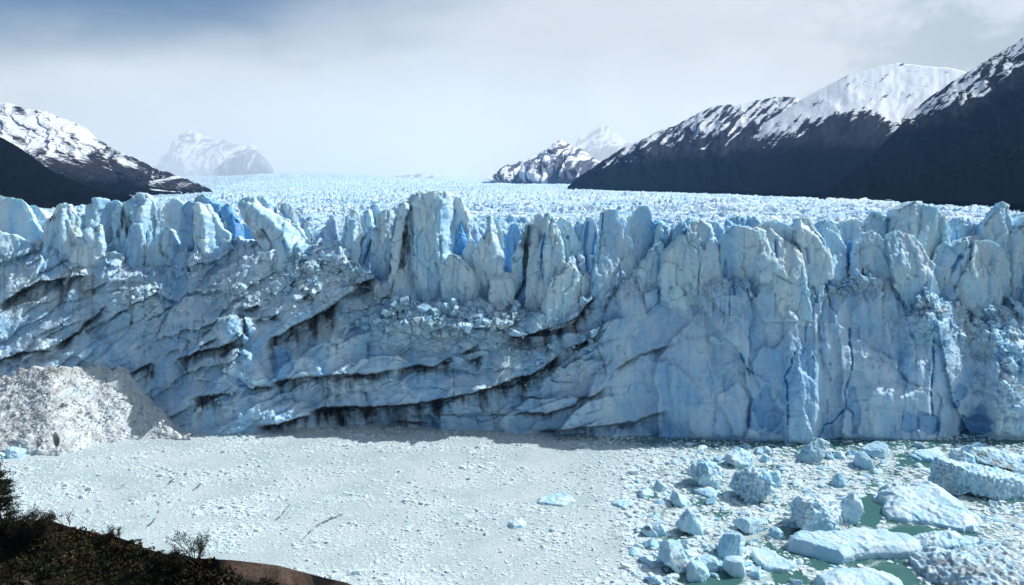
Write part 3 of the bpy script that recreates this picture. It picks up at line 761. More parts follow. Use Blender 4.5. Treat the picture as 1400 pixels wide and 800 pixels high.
S([(146,295),(152,284),(160,279),(170,275),(182,264),(190,264),(197,275),(205,300),(197,302),(192,322),(176,350),(152,350)], 293, 10, lump=.5, dirt=[(163,300,5,18,1),(172,310,6,20,1),(158,318,4,14,.8)], blues=[(181,276,11,9,.45)])
S([(170,322),(172,312),(178,308),(188,308),(191,320),(194,330),(193,340),(190,365),(170,365)], 283, 6, blue=.38, flute=.1, lump=.1, label='smooth pale cyan serac')
S([(188,300),(197,290),(205,280),(210,278),(220,282),(223,272),(231,272),(240,280),(243,295),(245,330),(246,352),(236,342),(222,338),(210,340),(197,345),(190,325)], 294, 10, ridge=((228,274),(243,338),.8), cracks=[([(205,295),(207,325)],1.5,.8,.2,.5)])
S([(196,335),(210,322),(218,316),(225,318),(229,332),(246,352),(250,372),(196,372)], 288, 8, cracks=[([(217,326),(219,350)],1.8,.8,0,.7)])
S([(256,283),(263,277),(268,279),(273,290),(282,303),(289,313),(300,320),(298,338),(303,372),(272,372),(264,350),(259,322)], 288, 10, ridge=((263,278),(276,340),1.0), lump=.6)
S([(242,282),(252,278),(257,282),(262,271),(268,269),(278,275),(290,280),(298,285),(302,300),(304,318),(304,345),(258,352),(244,350)], 298, 8, blue=.5, ridge=((262,272),(300,290),.3), lump=.1, label='blue ice wall recessed between seracs')
S([(300,287),(304,281),(309,280),(313,290),(322,305),(328,330),(300,335)], 300, 6, blue=.85, lump=.1)
S([(311,279),(320,271),(330,272),(345,284),(360,296),(373,298),(392,309),(410,330),(427,346),(426,358),(412,366),(402,376),(380,376),(358,350),(340,325),(322,299)], 287, 13, ridge=[((314,284),(340,299),1.3),((340,297),(372,305),1.3),((366,302),(404,358),1.2)], flute=.2, tilt=.05, dirt=[(330,306,5,14,.4),(352,322,12,8,.55)], cracks=[([(352,315),(366,332),(370,350)],1.8,.9,.1,.9),([(384,330),(394,352)],2,.8,.9,0)], label='long serac slab leaning right with a sunlit top')
S([(345,277),(356,267),(362,275),(372,285),(377,300),(362,300),(350,292)], 299, 7, blue=.4, lump=.1, ridge=((357,268),(375,296),.8))
S([(377,284),(380,279),(390,281),(398,288),(410,300),(420,315),(432,322),(443,340),(442,356),(430,358),(415,345),(400,322),(386,305)], 296, 10, ridge=((386,281),(438,345),1.1), blue=.15, cracks=[([(380,285),(392,305),(412,335)],2.5,1,.7,.3)])
S([(443,318),(448,304),(452,295),(457,302),(460,320),(463,345),(446,345)], 300, 5, blue=.35, lump=.1)
S([(428,328),(437,312),(442,310),(447,318),(450,345),(434,345)], 302, 5, blue=.3, lump=.1)
S([(456,345),(465,330),(470,318),(474,290),(479,286),(484,290),(487,300),(490,318),(488,345),(484,372),(455,372)], 291, 9, ridge=((480,287),(486,330),.8), dirt=[(478,350,4,10,.5)])
S([(482,335),(488,298),(495,288),(500,287),(504,295),(506,310),(512,315),(516,345),(514,388),(476,388),(480,352)], 290, 8, flute=1.0, cracks=[([(498,320),(488,350)],1.5,.9,0,.7),([(505,330),(496,362)],1.5,.9,0,.7),([(513,325),(505,365)],1.2,.8,0,.6)], dirt=[(482,350,5,18,.6)])
S([(503,303),(507,283),(511,281),(517,292),(519,308),(515,330),(504,325)], 297, 6)
S([(509,325),(516,300),(525,291),(536,287),(541,285),(542,300),(539,330),(538,355),(536,395),(514,405),(506,392)], 289, 9, flute=.7, cracks=[([(540,290),(537,330),(533,375)],1.6,1.4,.9,.2)])
S([(536,335),(540,295),(545,280),(555,272),(560,264),(564,265),(567,275),(568,300),(566,340),(566,410),(530,410)], 287.5, 9, lump=.4, cracks=[([(559,285),(553,310)],2.2,1,.2,.8),([(555,310),(550,340),(549,370),(552,385)],3.4,2.0,.1,1),([(557,320),(558,345)],3,1,0,.8)], dirt=[(553,342,7,26,.8),(560,370,5,20,.45)], label='serac with a black dirt-filled cleft')
S([(562,276),(568,268),(572,263),(578,264),(590,262),(605,264),(615,268),(625,278),(632,296),(634,320),(634,345),(628,360),(620,380),(612,418),(575,418),(566,400),(563,370),(565,320)], 285, 17, ridge=[((594,272),(602,372),1.25),((586,262),(604,278),1.0)], flute=.8, cracks=[([(606,282),(602,330)],1.8,1,.5,0),([(618,290),(612,345)],2,1.2,.45,0),([(600,325),(603,360)],1.5,1,.3,0)], label='tallest serac, a broad tower with a sunlit right flank')
S([(530,425),(536,395),(541,372),(546,369),(551,370),(560,385),(568,400),(576,425)], 280.5, 7, flute=.3, label='pale cone of ice in front of the tall tower')
S([(620,352),(627,330),(632,300),(637,308),(641,340),(639,372),(620,372)], 297, 6, blue=.9, lump=.1)
S([(630,300),(640,299),(650,312),(660,325),(661,345),(640,345),(632,325)], 300, 8, blue=.3, lump=.5, ridge=((634,300),(652,340),.7))
S([(604,372),(608,358),(613,348),(620,352),(627,358),(635,366),(643,375),(652,400),(655,428),(602,428)], 282.5, 9, lump=.8)
S([(650,350),(655,335),(663,325),(667,310),(668,295),(676,297),(684,305),(688,320),(687,345),(688,372),(684,395),(676,420),(655,420),(652,385)], 287, 9, ridge=((679,299),(685,345),1.2), flute=.4, label='pointed serac with a sunlit right edge')
S([(634,345),(642,332),(648,330),(654,345),(657,405),(636,405)], 290, 7)
S([(684,345),(690,330),(697,320),(700,310),(707,308),(713,320),(717,345),(713,395),(684,395)], 295, 8, blue=.25, ridge=((700,311),(703,375),.9))
S([(683,330),(690,328),(691,360),(688,385),(681,385)], 294, 5, blue=.95, lump=.1)
S([(672,384),(680,375),(692,374),(701,376),(702,400),(702,432),(664,432)], 280.5, 7, flute=.2)
S([(700,355),(710,338),(713,320),(715,308),(722,305),(729,310),(727,340),(724,365),(724,395),(718,425),(695,425),(699,385)], 286.5, 8, cracks=[([(724,312),(720,335),(717,360),(720,385),(706,412)],2.6,1.6,0,1)], dirt=[(715,330,5,18,.7),(722,350,4,30,.8)], label='serac slab split by a black crack')
S([(721,365),(727,330),(730,297),(737,294),(742,300),(746,320),(741,350),(738,385),(733,425),(716,425)], 285.5, 8, flute=.5)
S([(739,350),(743,325),(749,295),(756,296),(763,312),(768,335),(773,365),(776,405),(736,405)], 287.5, 9, flute=.9, ridge=((757,298),(764,345),.9), cracks=[([(744,320),(739,380)],2.2,1.4,.95,0)])
S([(756,310),(768,300),(780,304),(788,318),(793,330),(797,360),(798,405),(764,405)], 291, 9, flute=1.1, cracks=[([(778,325),(776,365)],1.8,1.2,.6,0),([(767,345),(768,385)],1.6,1,.5,0)], ridge=((766,302),(774,370),.5))
S([(738,440),(745,405),(752,388),(762,378),(770,375),(775,360),(782,365),(790,375),(797,385),(805,376),(815,392),(819,400),(824,430),(818,462),(795,452),(770,448),(752,452)], 276.5, 13, ridge=[((776,362),(792,405),1.0)], flute=.5, lump=.6, dirt=[(803,432,8,22,1),(815,420,5,26,1),(794,440,5,16,1),(820,440,4,20,.9)], front_=True, label='blocky ice shelf ending in a dirty rounded edge')
S([(793,340),(800,310),(805,298),(812,299),(818,310),(818,340),(818,405),(793,405)], 293, 8, lump=.5, cracks=[([(806,305),(801,340),(804,370)],2.4,1.4,.9,0),([(818,320),(813,350)],2,1.2,.8,0)], ridge=((806,300),(812,350),.6))
S([(786,335),(790,308),(796,304),(801,315),(803,360),(790,370)], 297, 6, blue=.4)
S([(810,412),(812,385),(818,360),(826,330),(828,290),(836,287),(848,288),(851,300),(856,310),(858,324),(867,325),(870,345),(870,380),(857,400),(840,412)], 288, 10, flute=.5, lump=.35, blue=.12, cracks=[([(827,295),(824,320),(818,360)],2,1.3,.95,0),([(857,300),(858,325)],1.6,1,.8,0)])
S([(857,330),(860,300),(867,295),(870,290),(878,283),(884,282),(889,290),(894,305),(897,325),(896,345),(892,372),(868,372),(862,345)], 292, 9, ridge=((872,288),(870,345),.45), lump=.6, blue=.08, label='sharp pale peak of ice')
S([(892,308),(900,304),(905,315),(909,335),(908,362),(892,362)], 298, 6, blue=.75, lump=.1)
S([(904,345),(907,310),(911,300),(915,300),(917,320),(918,345),(910,360)], 297, 6, blue=.25)
S([(915,338),(920,315),(925,312),(928,328),(928,345),(917,350)], 298, 5, ridge=((921,313),(923,340),.8))
S([(868,372),(888,350),(897,337),(905,336),(911,345),(911,372),(908,395),(868,395)], 288.5, 8, lump=.5)
S([(906,395),(908,375),(912,350),(920,340),(928,332),(935,324),(945,323),(950,330),(960,326),(965,335),(964,352),(962,395)], 285, 11, flute=.25, lump=.15, ridge=((947,325),(962,350),.5), cracks=[([(926,365),(927,390)],1.1,.8,.3,.4)], blues=[(961,345,5,16,.7)])
S([(942,325),(947,310),(952,303),(965,304),(975,305),(984,305),(992,312),(998,330),(1000,350),(999,395),(958,395),(958,345)], 288, 11, tilt=.15, ridge=[((948,308),(985,325),1.5)], cracks=[([(958,380),(960,360)],1,.8,.4,0)], blues=[(997,352,4,22,.9)])
S([(922,325),(928,308),(938,307),(944,320),(943,340),(924,340)], 293, 7, blue=.2)
S([(927,312),(935,302),(948,301),(953,312),(945,322),(928,322)], 300, 7, blue=.15)
S([(990,318),(1000,300),(1010,297),(1018,299),(1026,310),(1026,335),(996,340)], 301, 9, blue=.3, flute=.2, lump=.1, ridge=((1010,297),(1024,322),.7))
S([(1022,316),(1030,300),(1040,297),(1050,305),(1053,325),(1024,330)], 302, 9, blue=.28, flute=.2, lump=.1, ridge=((1042,298),(1052,320),.7))
S([(996,395),(997,350),(1000,325),(1008,314),(1018,312),(1030,314),(1041,318),(1044,335),(1048,395)], 287, 10, flute=.35, lump=.2, tilt=.06, blues=[(999,372,4,18,.9)])
S([(1042,345),(1044,315),(1055,308),(1062,302),(1075,302),(1090,308),(1098,312),(1097,325),(1101,345),(1107,360),(1110,385),(1113,412),(1070,410),(1044,395)], 286, 13, ridge=[((1042,312),(1066,332),1.6),((1066,330),(1098,336),1.6)], flute=.3, lump=.25, cracks=[([(1070,330),(1067,352)],2,1.4,.9,0),([(1043,325),(1044,345)],1.8,1.2,.8,0),([(1066,378),(1084,388)],1.2,.8,.4,.3)], dirt=[(1084,331,8,4,.5)], label='broad serac block with a sloping sunlit top')
S([(1097,330),(1100,312),(1108,300),(1114,296),(1122,304),(1132,322),(1141,345),(1148,370),(1146,382),(1130,384),(1121,412),(1111,412),(1106,362)], 285, 11, ridge=[((1100,318),(1120,332),1.3),((1118,330),(1143,372),1.2)], flute=.2, lump=.2, cracks=[([(1115,395),(1118,408)],1.8,1.2,.8,.2),([(1108,340),(1110,360)],1.6,1,.6,0)], blues=[(1131,328,2.5,16,.6)])
S([(1120,345),(1124,350),(1138,372),(1137,385),(1126,388),(1112,396),(1110,372)], 283, 6, ridge=((1122,350),(1138,378),1.0), flute=.2)
S([(1128,330),(1135,315),(1150,320),(1160,330),(1166,340),(1166,372),(1145,372)], 291, 9, ridge=((1136,316),(1160,334),.8), flute=.3, cracks=[([(1133,322),(1140,345)],2.2,1.4,.95,0)])
S([(1122,312),(1126,306),(1133,302),(1143,308),(1151,318),(1152,335),(1128,330)], 299, 8)
S([(1158,350),(1165,338),(1171,330),(1176,340),(1178,375),(1158,375)], 295, 7, blue=.85, lump=.1)
S([(1174,345),(1178,330),(1182,335),(1182,375),(1174,375)], 290, 5, blue=.3)
S([(1148,315),(1160,303),(1172,300),(1183,305),(1184,325),(1160,330)], 304, 9)
S([(1176,350),(1185,315),(1195,300),(1207,290),(1217,296),(1225,305),(1235,310),(1232,335),(1226,360),(1180,362)], 299, 11, ridge=((1208,291),(1222,325),1.1), tilt=.2)
S([(1181,352),(1190,325),(1196,318),(1208,321),(1216,330),(1223,345),(1227,370),(1228,395),(1194,392),(1186,368)], 290, 9, ridge=((1208,322),(1226,365),1.0), flute=.25, blues=[(1183,350,3,14,.4)], cracks=[([(1222,345),(1226,375)],1.8,1.2,.85,0)])
S([(1222,350),(1226,320),(1240,317),(1255,322),(1266,330),(1273,345),(1280,358),(1288,370),(1296,390),(1296,412),(1255,410),(1228,395)], 288, 12, ridge=[((1232,316),(1262,332),1.2),((1262,332),(1292,392),1.1)], flute=.2, lump=.2, label='rounded serac with a sunlit shoulder')
S([(1226,325),(1232,308),(1240,288),(1255,280),(1267,276),(1275,281),(1285,285),(1295,290),(1310,300),(1319,315),(1322,345),(1300,360),(1285,375),(1262,370),(1240,345)], 301, 14, flute=.5, lump=.4, ridge=((1284,285),(1290,312),.5), label='high rear serac block in shade')
S([(1312,310),(1325,298),(1335,300),(1345,310),(1351,325),(1350,345),(1318,345)], 306, 9)
S([(1276,388),(1282,370),(1290,345),(1302,332),(1312,340),(1320,334),(1332,332),(1341,325),(1352,322),(1356,335),(1348,352),(1336,378),(1325,412),(1296,412)], 291, 10, cracks=[([(1322,350),(1312,365),(1301,383)],2.6,1.8,1,0),([(1338,358),(1328,374),(1316,395)],3.2,2.0,1,0)], flute=.5, ridge=((1322,334),(1342,350),.8), blue=.1)
S([(1316,420),(1322,395),(1332,375),(1346,345),(1353,332),(1370,330),(1382,333),(1392,345),(1398,360),(1397,390),(1392,432),(1370,432),(1340,425)], 287, 12, ridge=((1386,334),(1394,400),1.0), flute=.25, lump=.1, dirt=[(1370,355,20,24,.16)], label='large rounded slab of greyish ice')
S([(1340,345),(1345,325),(1355,305),(1368,290),(1378,278),(1388,282),(1391,300),(1395,320),(1397,352)], 300, 10, ridge=((1384,280),(1391,335),1.0))
S([(1388,360),(1395,322),(1402,315),(1430,290),(1460,310),(1472,350),(1480,420),(1392,420)], 295, 12)
S([(1410,420),(1420,370),(1440,345),(1465,350),(1490,380),(1500,425)], 288, 10, lump=.6)
S([(1480,420),(1490,330),(1510,300),(1540,295),(1560,330),(1570,425)], 292, 12)
S([(-120,380),(-112,320),(-90,290),(-70,300),(-55,330),(-50,380)], 292, 12)

xr_ = np.random.default_rng(4242)
for k_ in range(14):
    u_ = [70, 160, 300, 415, 470, 520, 545, 665, 694, 772, 800, 900, 1120, 1300][k_] + xr_.uniform(-6, 6)
    w_ = xr_.uniform(4, 8.5); t_ = interp(u_, [(0, 292), (200, 284), (330, 290), (450, 304), (560, 284), (660, 312), (760, 302), (860, 300), (1000, 304), (1150, 310), (1300, 300), (1400, 306)]) + xr_.uniform(-6, 14)
    l_ = xr_.uniform(-5, 5)
    S([(u_ - w_, t_ + 75), (u_ - w_ * .9, t_ + 34), (u_ - w_ * .55 + l_ * .5, t_ + 13), (u_ - w_ * .2 + l_, t_), (u_ + w_ * .25 + l_, t_ + 4), (u_ + w_ * .6 + l_ * .4, t_ + 18), (u_ + w_ * .95, t_ + 40), (u_ + w_ * 1.1, t_ + 75)], xr_.uniform(289, 302), xr_.uniform(4.5, 7), flute=.8, lump=.3, blue=xr_.choice([0, .1, .35]))

# fallen blocks and crushed ice resting on the ledges and at the lip
def rock_shape(n, rg):
    """n small convex angular blocks: unit hexahedra with jittered corners, 8 verts, 6 quads each."""
    c = np.array([[-1, -1, -1], [1, -1, -1], [1, 1, -1], [-1, 1, -1], [-1, -1, 1], [1, -1, 1], [1, 1, 1], [-1, 1, 1]], float)
    V = c[None] * (1 + rg.uniform(-0.38, 0.2, (n, 8, 3)))
    ax = rg.normal(size=(n, 4)); ax /= np.linalg.norm(ax, axis=1, keepdims=True)
    w, x, y, z = ax.T
    Rm = np.stack([1 - 2 * (y * y + z * z), 2 * (x * y - z * w), 2 * (x * z + y * w), 2 * (x * y + z * w), 1 - 2 * (x * x + z * z), 2 * (y * z - x * w),
                   2 * (x * z - y * w), 2 * (y * z + x * w), 1 - 2 * (x * x + y * y)], -1).reshape(n, 3, 3)
    return np.einsum('nij,nkj->nki', Rm, V)
HEXQ = np.array([[0, 3, 2, 1], [4, 5, 6, 7], [0, 1, 5, 4], [1, 2, 6, 5], [2, 3, 7, 6], [3, 0, 4, 7]])
def build_rubble():
    rg = np.random.default_rng(77)
    nr, nc, _ = CLIFF.shape
    flat = CLIFF.reshape(-1, 3)
    u, v = pix(flat)
    spots = [(600, 432, 80, 16, 900, 1.0), (560, 445, 60, 22, 300, .8), (690, 425, 40, 10, 160, .9), (1350, 430, 50, 40, 420, .9), (1270, 420, 34, 34, 260, .8), (1385, 500, 34, 70, 320, .9), (410, 395, 40, 26, 300, .8), (330, 398, 40, 26, 220, .7),
             (400, 362, 40, 12, 150, .8), (200, 400, 50, 26, 200, .6), (960, 388, 90, 10, 240, .6), (1180, 385, 40, 16, 200, .8), (310, 545, 60, 40, 160, .6), (700, 480, 80, 30, 300, .6), (250, 365, 40, 14, 160, .7), (470, 375, 24, 14, 120, .8), (1130, 400, 40, 12, 120, .7)]
    P, s = [], []
    for cu, cv, ru, rv, n, sz in spots:
        w = np.exp(-((u - cu) / ru) ** 2 - ((v - cv) / rv) ** 2); w /= w.sum()
        i = rg.choice(len(flat), n, p=w)
        P.append(flat[i] + rg.normal(0, 0.25, (n, 3))); s.append(sz * np.minimum(0.16 + 0.30 * rg.exponential(1, n), 1.35))
    P = np.concatenate(P); s = np.concatenate(s)
    V = rock_shape(len(P), rg) * s[:, None, None] * rg.uniform(0.7, 1.25, (len(P), 1, 3)) + P[:, None, :]
    Q = (HEXQ[None] + 8 * np.arange(len(P))[:, None, None]).reshape(-1, 4)
    me = mesh_from('fallen_ice', V.reshape(-1, 3) - GL, quads=Q, smooth=False, attrs={'blue': np.repeat(rg.uniform(0, .14, len(P)), 8), 'dirt': np.repeat(np.where(rg.random(len(P)) < .2, .25, 0), 8)})
    o = link('fallen_ice', me, M_ICE, (0, 0, 0), glacier); o['kind'] = 'stuff'
build_rubble()
def build_mound_blocks():
    rg = np.random.default_rng(78)
    mound = [o for o in bpy.data.objects if o.name == 'ice_rubble_mound'][0]
    i = rg.integers(0, len(MOUND), 4200); P = MOUND[i]
    u, v = pix(P); k = (v > 503) & (u < 225) & (P[:, 2] > .3); P = P[k]
    s = np.minimum(.07 + .10 * rg.exponential(1, len(P)), .9)
    V = rock_shape(len(P), rg) * s[:, None, None] + P[:, None, :] - np.array(mound.location)
    Q = (HEXQ[None] + 8 * np.arange(len(P))[:, None, None]).reshape(-1, 4)
    me = mesh_from('ice_blocks', V.reshape(-1, 3), quads=Q, smooth=False, attrs={'blue': np.repeat(np.where(rg.random(len(P)) < .1, .5, 0), 8), 'dirt': np.repeat(rg.choice([0, .1, .25, .6], len(P), p=[.6, .25, .11, .04]), 8)})
    link('ice_blocks', me, M_RUBBLE, (0, 0, 0), mound)['kind'] = 'stuff'
build_mound_blocks()
# ------------------------------------------------------------------ mountains
def mountain_material(name, rock, rock2, forest, snow=(0.70, 0.75, 0.80), sc=0.01):
    m, nt, b = new_mat(name)
    P = coords(nt)
    mpz = nd(nt, 'ShaderNodeMapping'); mpz.inputs['Scale'].default_value = (1, 1, 0.55); mpz.inputs['Rotation'].default_value = (0, R(25), 0); nt.links.new(P, mpz.inputs[0])
    r = mixc(nt, mrange(nt, noise(nt, P, sc, 6, 0.65), 0.35, 0.65), rock, rock2)
    c = mixc(nt, attr(nt, 'forest'), r, mixc(nt, mrange(nt, noise(nt, P, sc * 6, 5, 0.7), 0.3, 0.7), forest, tuple(0.55 * k for k in forest)))
    s = mrange(nt, mth(nt, 'ADD', attr(nt, 'snow'), mth(nt, 'MULTIPLY', mth(nt, 'SUBTRACT', noise(nt, mpz.outputs[0], sc * 9, 8, 0.72), 0.5), 1.7)), 0.44, 0.56)
    c = mixc(nt, s, c, snow)
    nt.links.new(c, b.inputs['Base Color'])
    b.inputs['Roughness'].default_value = 0.9; b.inputs['Specular IOR Level'].default_value = 0.0
    bump(nt, b, noise(nt, P, sc * 5, 6, 0.7), 0.35, 6.0 if sc < 0.02 else 3.0)
    return m
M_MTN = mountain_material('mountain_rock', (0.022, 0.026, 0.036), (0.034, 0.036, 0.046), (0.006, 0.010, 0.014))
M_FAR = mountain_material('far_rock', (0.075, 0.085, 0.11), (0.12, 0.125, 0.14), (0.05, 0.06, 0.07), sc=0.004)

def mountain(name, crest, foot, ycrest, yfoot, snowline, mat, seed, forest=None, rough=1.0, du=1.6, nr=110, label=None, prof=1.0, streak=0.5, band=26, RG=0.35, DS=0.6, BIAS=0.0, CAP=.22):
    """crest / foot: rows (u,v); ycrest / yfoot: distance (u,Y); snowline: (u,v) row under which snow thins out."""
    u0, u1 = crest[0][0], crest[-1][0]
    us = np.arange(u0, u1 + du, du); nc = len(us)
    vc = interp(us, crest); vf = interp(us, foot)
    yc = interp(us, ycrest); yf = interp(us, yfoot)
    t = np.linspace(0, 1, nr)[:, None]
    sc = (yc.mean() / F)
    vf = np.maximum(vf, vc + 1.0)
    V = vf + (vc - vf) * t; Y = yf + (yc - yf) * t ** prof
    U = np.broadcast_to(us, V.shape)
    P = at(U.ravel(), V.ravel(), Y.ravel()); u, v = U.ravel(), V.ravel(); tt = np.broadcast_to(t, V.shape).ravel()
    q = np.stack([u / 60, v / 60, u * 0 + seed], 1)
    wv = 9 * fbm(q * 1.5, 3, seed + 40); u_, v_ = u, v; u, v = u + wv, v + wv * .6
    rid = ridged(np.stack([(u + DS * v) / 42, v / 75, u * 0 + seed * 1.7], 1), 4, seed, 0.55)
    rid2 = ridged(np.stack([(u + DS * 1.2 * v) / 17, v / 34, u * 0 + seed * 2.1], 1), 4, seed + 9, 0.6)
    u, v = u_, v_
    env = np.clip(tt * (1 - tt) * 4, 0, 1) ** 0.6
    span = (yc - yf).mean()
    dY = -(0.04 * rid + 0.010 * rid2) * span * rough * env * RG - .07 * span * rough * env * fbm(q * 1.6, 4, seed + 6)
    P[:, 1] += dY; P[:, 0] += dY * 0.25
    jag = fbm(np.stack([u / 9, u * 0, u * 0 + seed], 1), 4, seed + 3, 0.6)
    P[:, 2] += sc * (1.5 * jag * sstep(tt, 0.6, 1.0) + env * (RG * (1.5 * rid + .8 * rid2) + 3.0 * fbm(q * 2.2, 5, seed + 5, .6))) * rough
    sv = interp(u, snowline)
    dia = fbm(np.stack([(u + DS * 1.6 * v) / 9, (v - DS * u) / 30, u * 0 + seed], 1), 5, seed + 20, 0.6)
    snow = np.clip(0.5 + BIAS + np.minimum((sv - v) / band, CAP) + 0.9 * streak * dia - 0.10 * rid2, 0, 1)
    fo = np.zeros_like(u) if forest is None else sstep(v - interp(u, forest) + 8 * dia, -8, 14)
    P = P.reshape(nr, nc, 3)
    b1 = P[-1:].copy(); b1[..., 1] += 0.25 * span + 40; b1[..., 2] -= 0.15 * span
    b2 = P[-1:].copy(); b2[..., 1] += 0.8 * span + 120; b2[..., 2] = -30
    f0 = P[:1].copy(); f0[..., 2] -= 60
    P = np.concatenate([f0, P, b1, b2])
    pad = lambda a: np.concatenate([a.reshape(nr, nc)[:1], a.reshape(nr, nc), np.repeat(a.reshape(nr, nc)[-1:], 2, 0)]).ravel()
    o0 = np.array([P[1, :, 0].mean(), P[1, :, 1].mean(), 0])
    me = mesh_from(name, P.reshape(-1, 3) - o0, quads=gridfaces(P.shape[0], nc), attrs={'snow': pad(snow), 'forest': pad(fo)})
    o = link(name, me, mat, o0); o['kind'] = 'structure'
    if label: o['label'] = label
    return o

# right side of the valley: three shoulders, nearest last
mountain('mountain', [(776,257),(790,243),(812,228),(835,213),(850,203),(862,199),(880,190),(905,177),(925,171),(950,157),(972,147),(990,143),(1010,144),(1035,137),(1060,133),(1072,132),(1090,134),(1110,142),(1150,165)],
         [(776,257.5),(900,259),(1000,262),(1100,266),(1150,269)], [(776,2300),(900,2700),(1060,2900),(1150,2700)], [(776,2115),(900,1750),(1000,1350),(1150,1000)],
         [(776,228),(850,216),(900,196),(950,188),(1000,182),(1040,172),(1070,158),(1150,150)], M_MTN, 301, forest=[(776,205),(900,215),(1000,205),(1150,190)], label='dark forested shoulder with broken snow on its crest', streak=.9, band=40, BIAS=-.10)
mountain('mountain', [(1000,200),(1030,180),(1050,165),(1075,150),(1100,134),(1130,118),(1160,102),(1190,94),(1215,88),(1227,86),(1245,88),(1270,91),(1300,93),(1316,97),(1350,110),(1420,150)],
         [(1000,263),(1100,266.5),(1250,273.5),(1420,279)], [(1000,2300),(1230,2600),(1420,2200)], [(1000,1300),(1100,1050),(1250,820),(1420,640)],
         [(1000,205),(1060,190),(1100,176),(1150,158),(1180,158),(1215,178),(1250,165),(1290,130),(1420,120)], M_MTN, 332, forest=[(1000,205),(1100,195),(1200,195),(1300,180),(1420,160)], label='broad snow-topped mountain with a smooth white summit', streak=.6, band=34, rough=.35, CAP=.5)
mountain('mountain', [(1120,272),(1180,225),(1225,178),(1250,150),(1275,130),(1300,113),(1325,97),(1350,82),(1375,66),(1400,51),(1440,28),(1500,-10),(1600,-60),(1800,-110),(2100,-120)],
         [(1120,273),(1250,274.5),(1400,279.5),(1800,297),(2100,310)], [(1120,950),(1250,1500),(1400,1550),(1600,1400),(2100,900)], [(1120,860),(1250,740),(1400,600),(1800,430),(2100,340)],
         [(1120,150),(1225,168),(1260,162),(1300,146),(1340,130),(1400,92),(1500,40),(1800,-40),(2100,-60)], M_MTN, 365, forest=[(1120,180),(1250,172),(1300,158),(1400,110),(1500,70),(2100,0)], label='dark nearest slope with diagonal snow streaks along its ridge', streak=.8, band=30, nr=150, BIAS=-.10)
# left side: snow peak with a dark foothill in front
mountain('mountain', [(-600,60),(-300,90),(-120,115),(-40,135),(0,140),(14,141),(25,146),(45,150),(62,152),(80,160),(100,167),(118,176),(130,187),(145,197),(160,206),(178,213),(195,221),(212,231),(235,237),(255,246),(272,251),(288,259)],
         [(-600,312),(-300,300),(0,279),(100,273),(200,266),(288,260)], [(-600,1500),(-300,1900),(0,2500),(120,2350),(288,1720)], [(-600,460),(-300,600),(0,900),(100,1100),(200,1400),(288,1690)],
         [(-600,160),(-200,190),(0,214),(40,218),(80,226),(110,218),(140,214),(170,216),(200,226),(230,240),(288,254)], M_MTN, 391, forest=[(-600,200),(0,240),(120,240),(200,244),(288,256)], DS=-0.6, label='left valley side with a snow-streaked rocky peak', streak=.45, band=80, CAP=.30)
mountain('mountain', [(-600,120),(-200,150),(-60,170),(0,187),(15,195),(30,204),(50,220),(70,233),(95,245),(115,253),(140,262),(180,270)],
         [(-600,318),(-200,293),(0,280),(60,276.5),(120,273),(180,270.5)], [(-600,700),(-200,900),(0,1050),(180,900)], [(-600,400),(-300,470),(0,580),(100,720),(180,860)],
         [(-600,60),(0,120),(180,200)], M_MTN, 412, forest=[(-600,100),(180,150)], DS=-0.6, label='dark wooded foothill in front of the left peak', streak=.3)
# far peaks at the head of the glacier
mountain('mountain', [(204,238),(212,232),(220,226),(224,218),(232,204),(240,197),(246,187),(254,181),(262,178),(268,181),(276,186),(285,188),(296,192),(310,193),(325,197),(340,200),(352,203),(362,210),(372,225),(380,240)],
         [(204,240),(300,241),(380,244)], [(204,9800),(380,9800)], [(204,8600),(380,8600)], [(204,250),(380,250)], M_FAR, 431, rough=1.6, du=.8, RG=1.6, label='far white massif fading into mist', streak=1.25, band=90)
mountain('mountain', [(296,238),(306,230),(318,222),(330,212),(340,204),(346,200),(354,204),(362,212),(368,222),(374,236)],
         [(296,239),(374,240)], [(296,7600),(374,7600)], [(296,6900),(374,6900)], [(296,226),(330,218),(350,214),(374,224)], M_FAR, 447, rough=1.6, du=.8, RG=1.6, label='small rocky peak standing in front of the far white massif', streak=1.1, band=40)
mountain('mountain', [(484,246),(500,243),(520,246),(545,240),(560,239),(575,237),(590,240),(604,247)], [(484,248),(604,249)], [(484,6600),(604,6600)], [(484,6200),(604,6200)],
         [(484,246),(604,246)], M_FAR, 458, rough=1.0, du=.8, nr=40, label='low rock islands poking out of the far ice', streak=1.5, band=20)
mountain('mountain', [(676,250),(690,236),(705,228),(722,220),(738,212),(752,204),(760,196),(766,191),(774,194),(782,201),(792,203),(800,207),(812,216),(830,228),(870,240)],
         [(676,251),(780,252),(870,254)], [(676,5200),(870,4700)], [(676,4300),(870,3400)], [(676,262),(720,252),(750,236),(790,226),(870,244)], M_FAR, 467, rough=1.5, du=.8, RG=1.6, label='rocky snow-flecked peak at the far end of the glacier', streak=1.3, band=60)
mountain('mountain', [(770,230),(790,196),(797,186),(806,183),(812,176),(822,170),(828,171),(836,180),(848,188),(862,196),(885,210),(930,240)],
         [(770,251),(930,252)], [(770,8200),(930,8200)], [(770,6900),(930,6900)], [(770,225),(820,215),(930,225)], M_FAR, 481, rough=1.5, du=.8, RG=1.6, label='pale rock tower behind the snow-flecked far peak', streak=1.0, band=40)

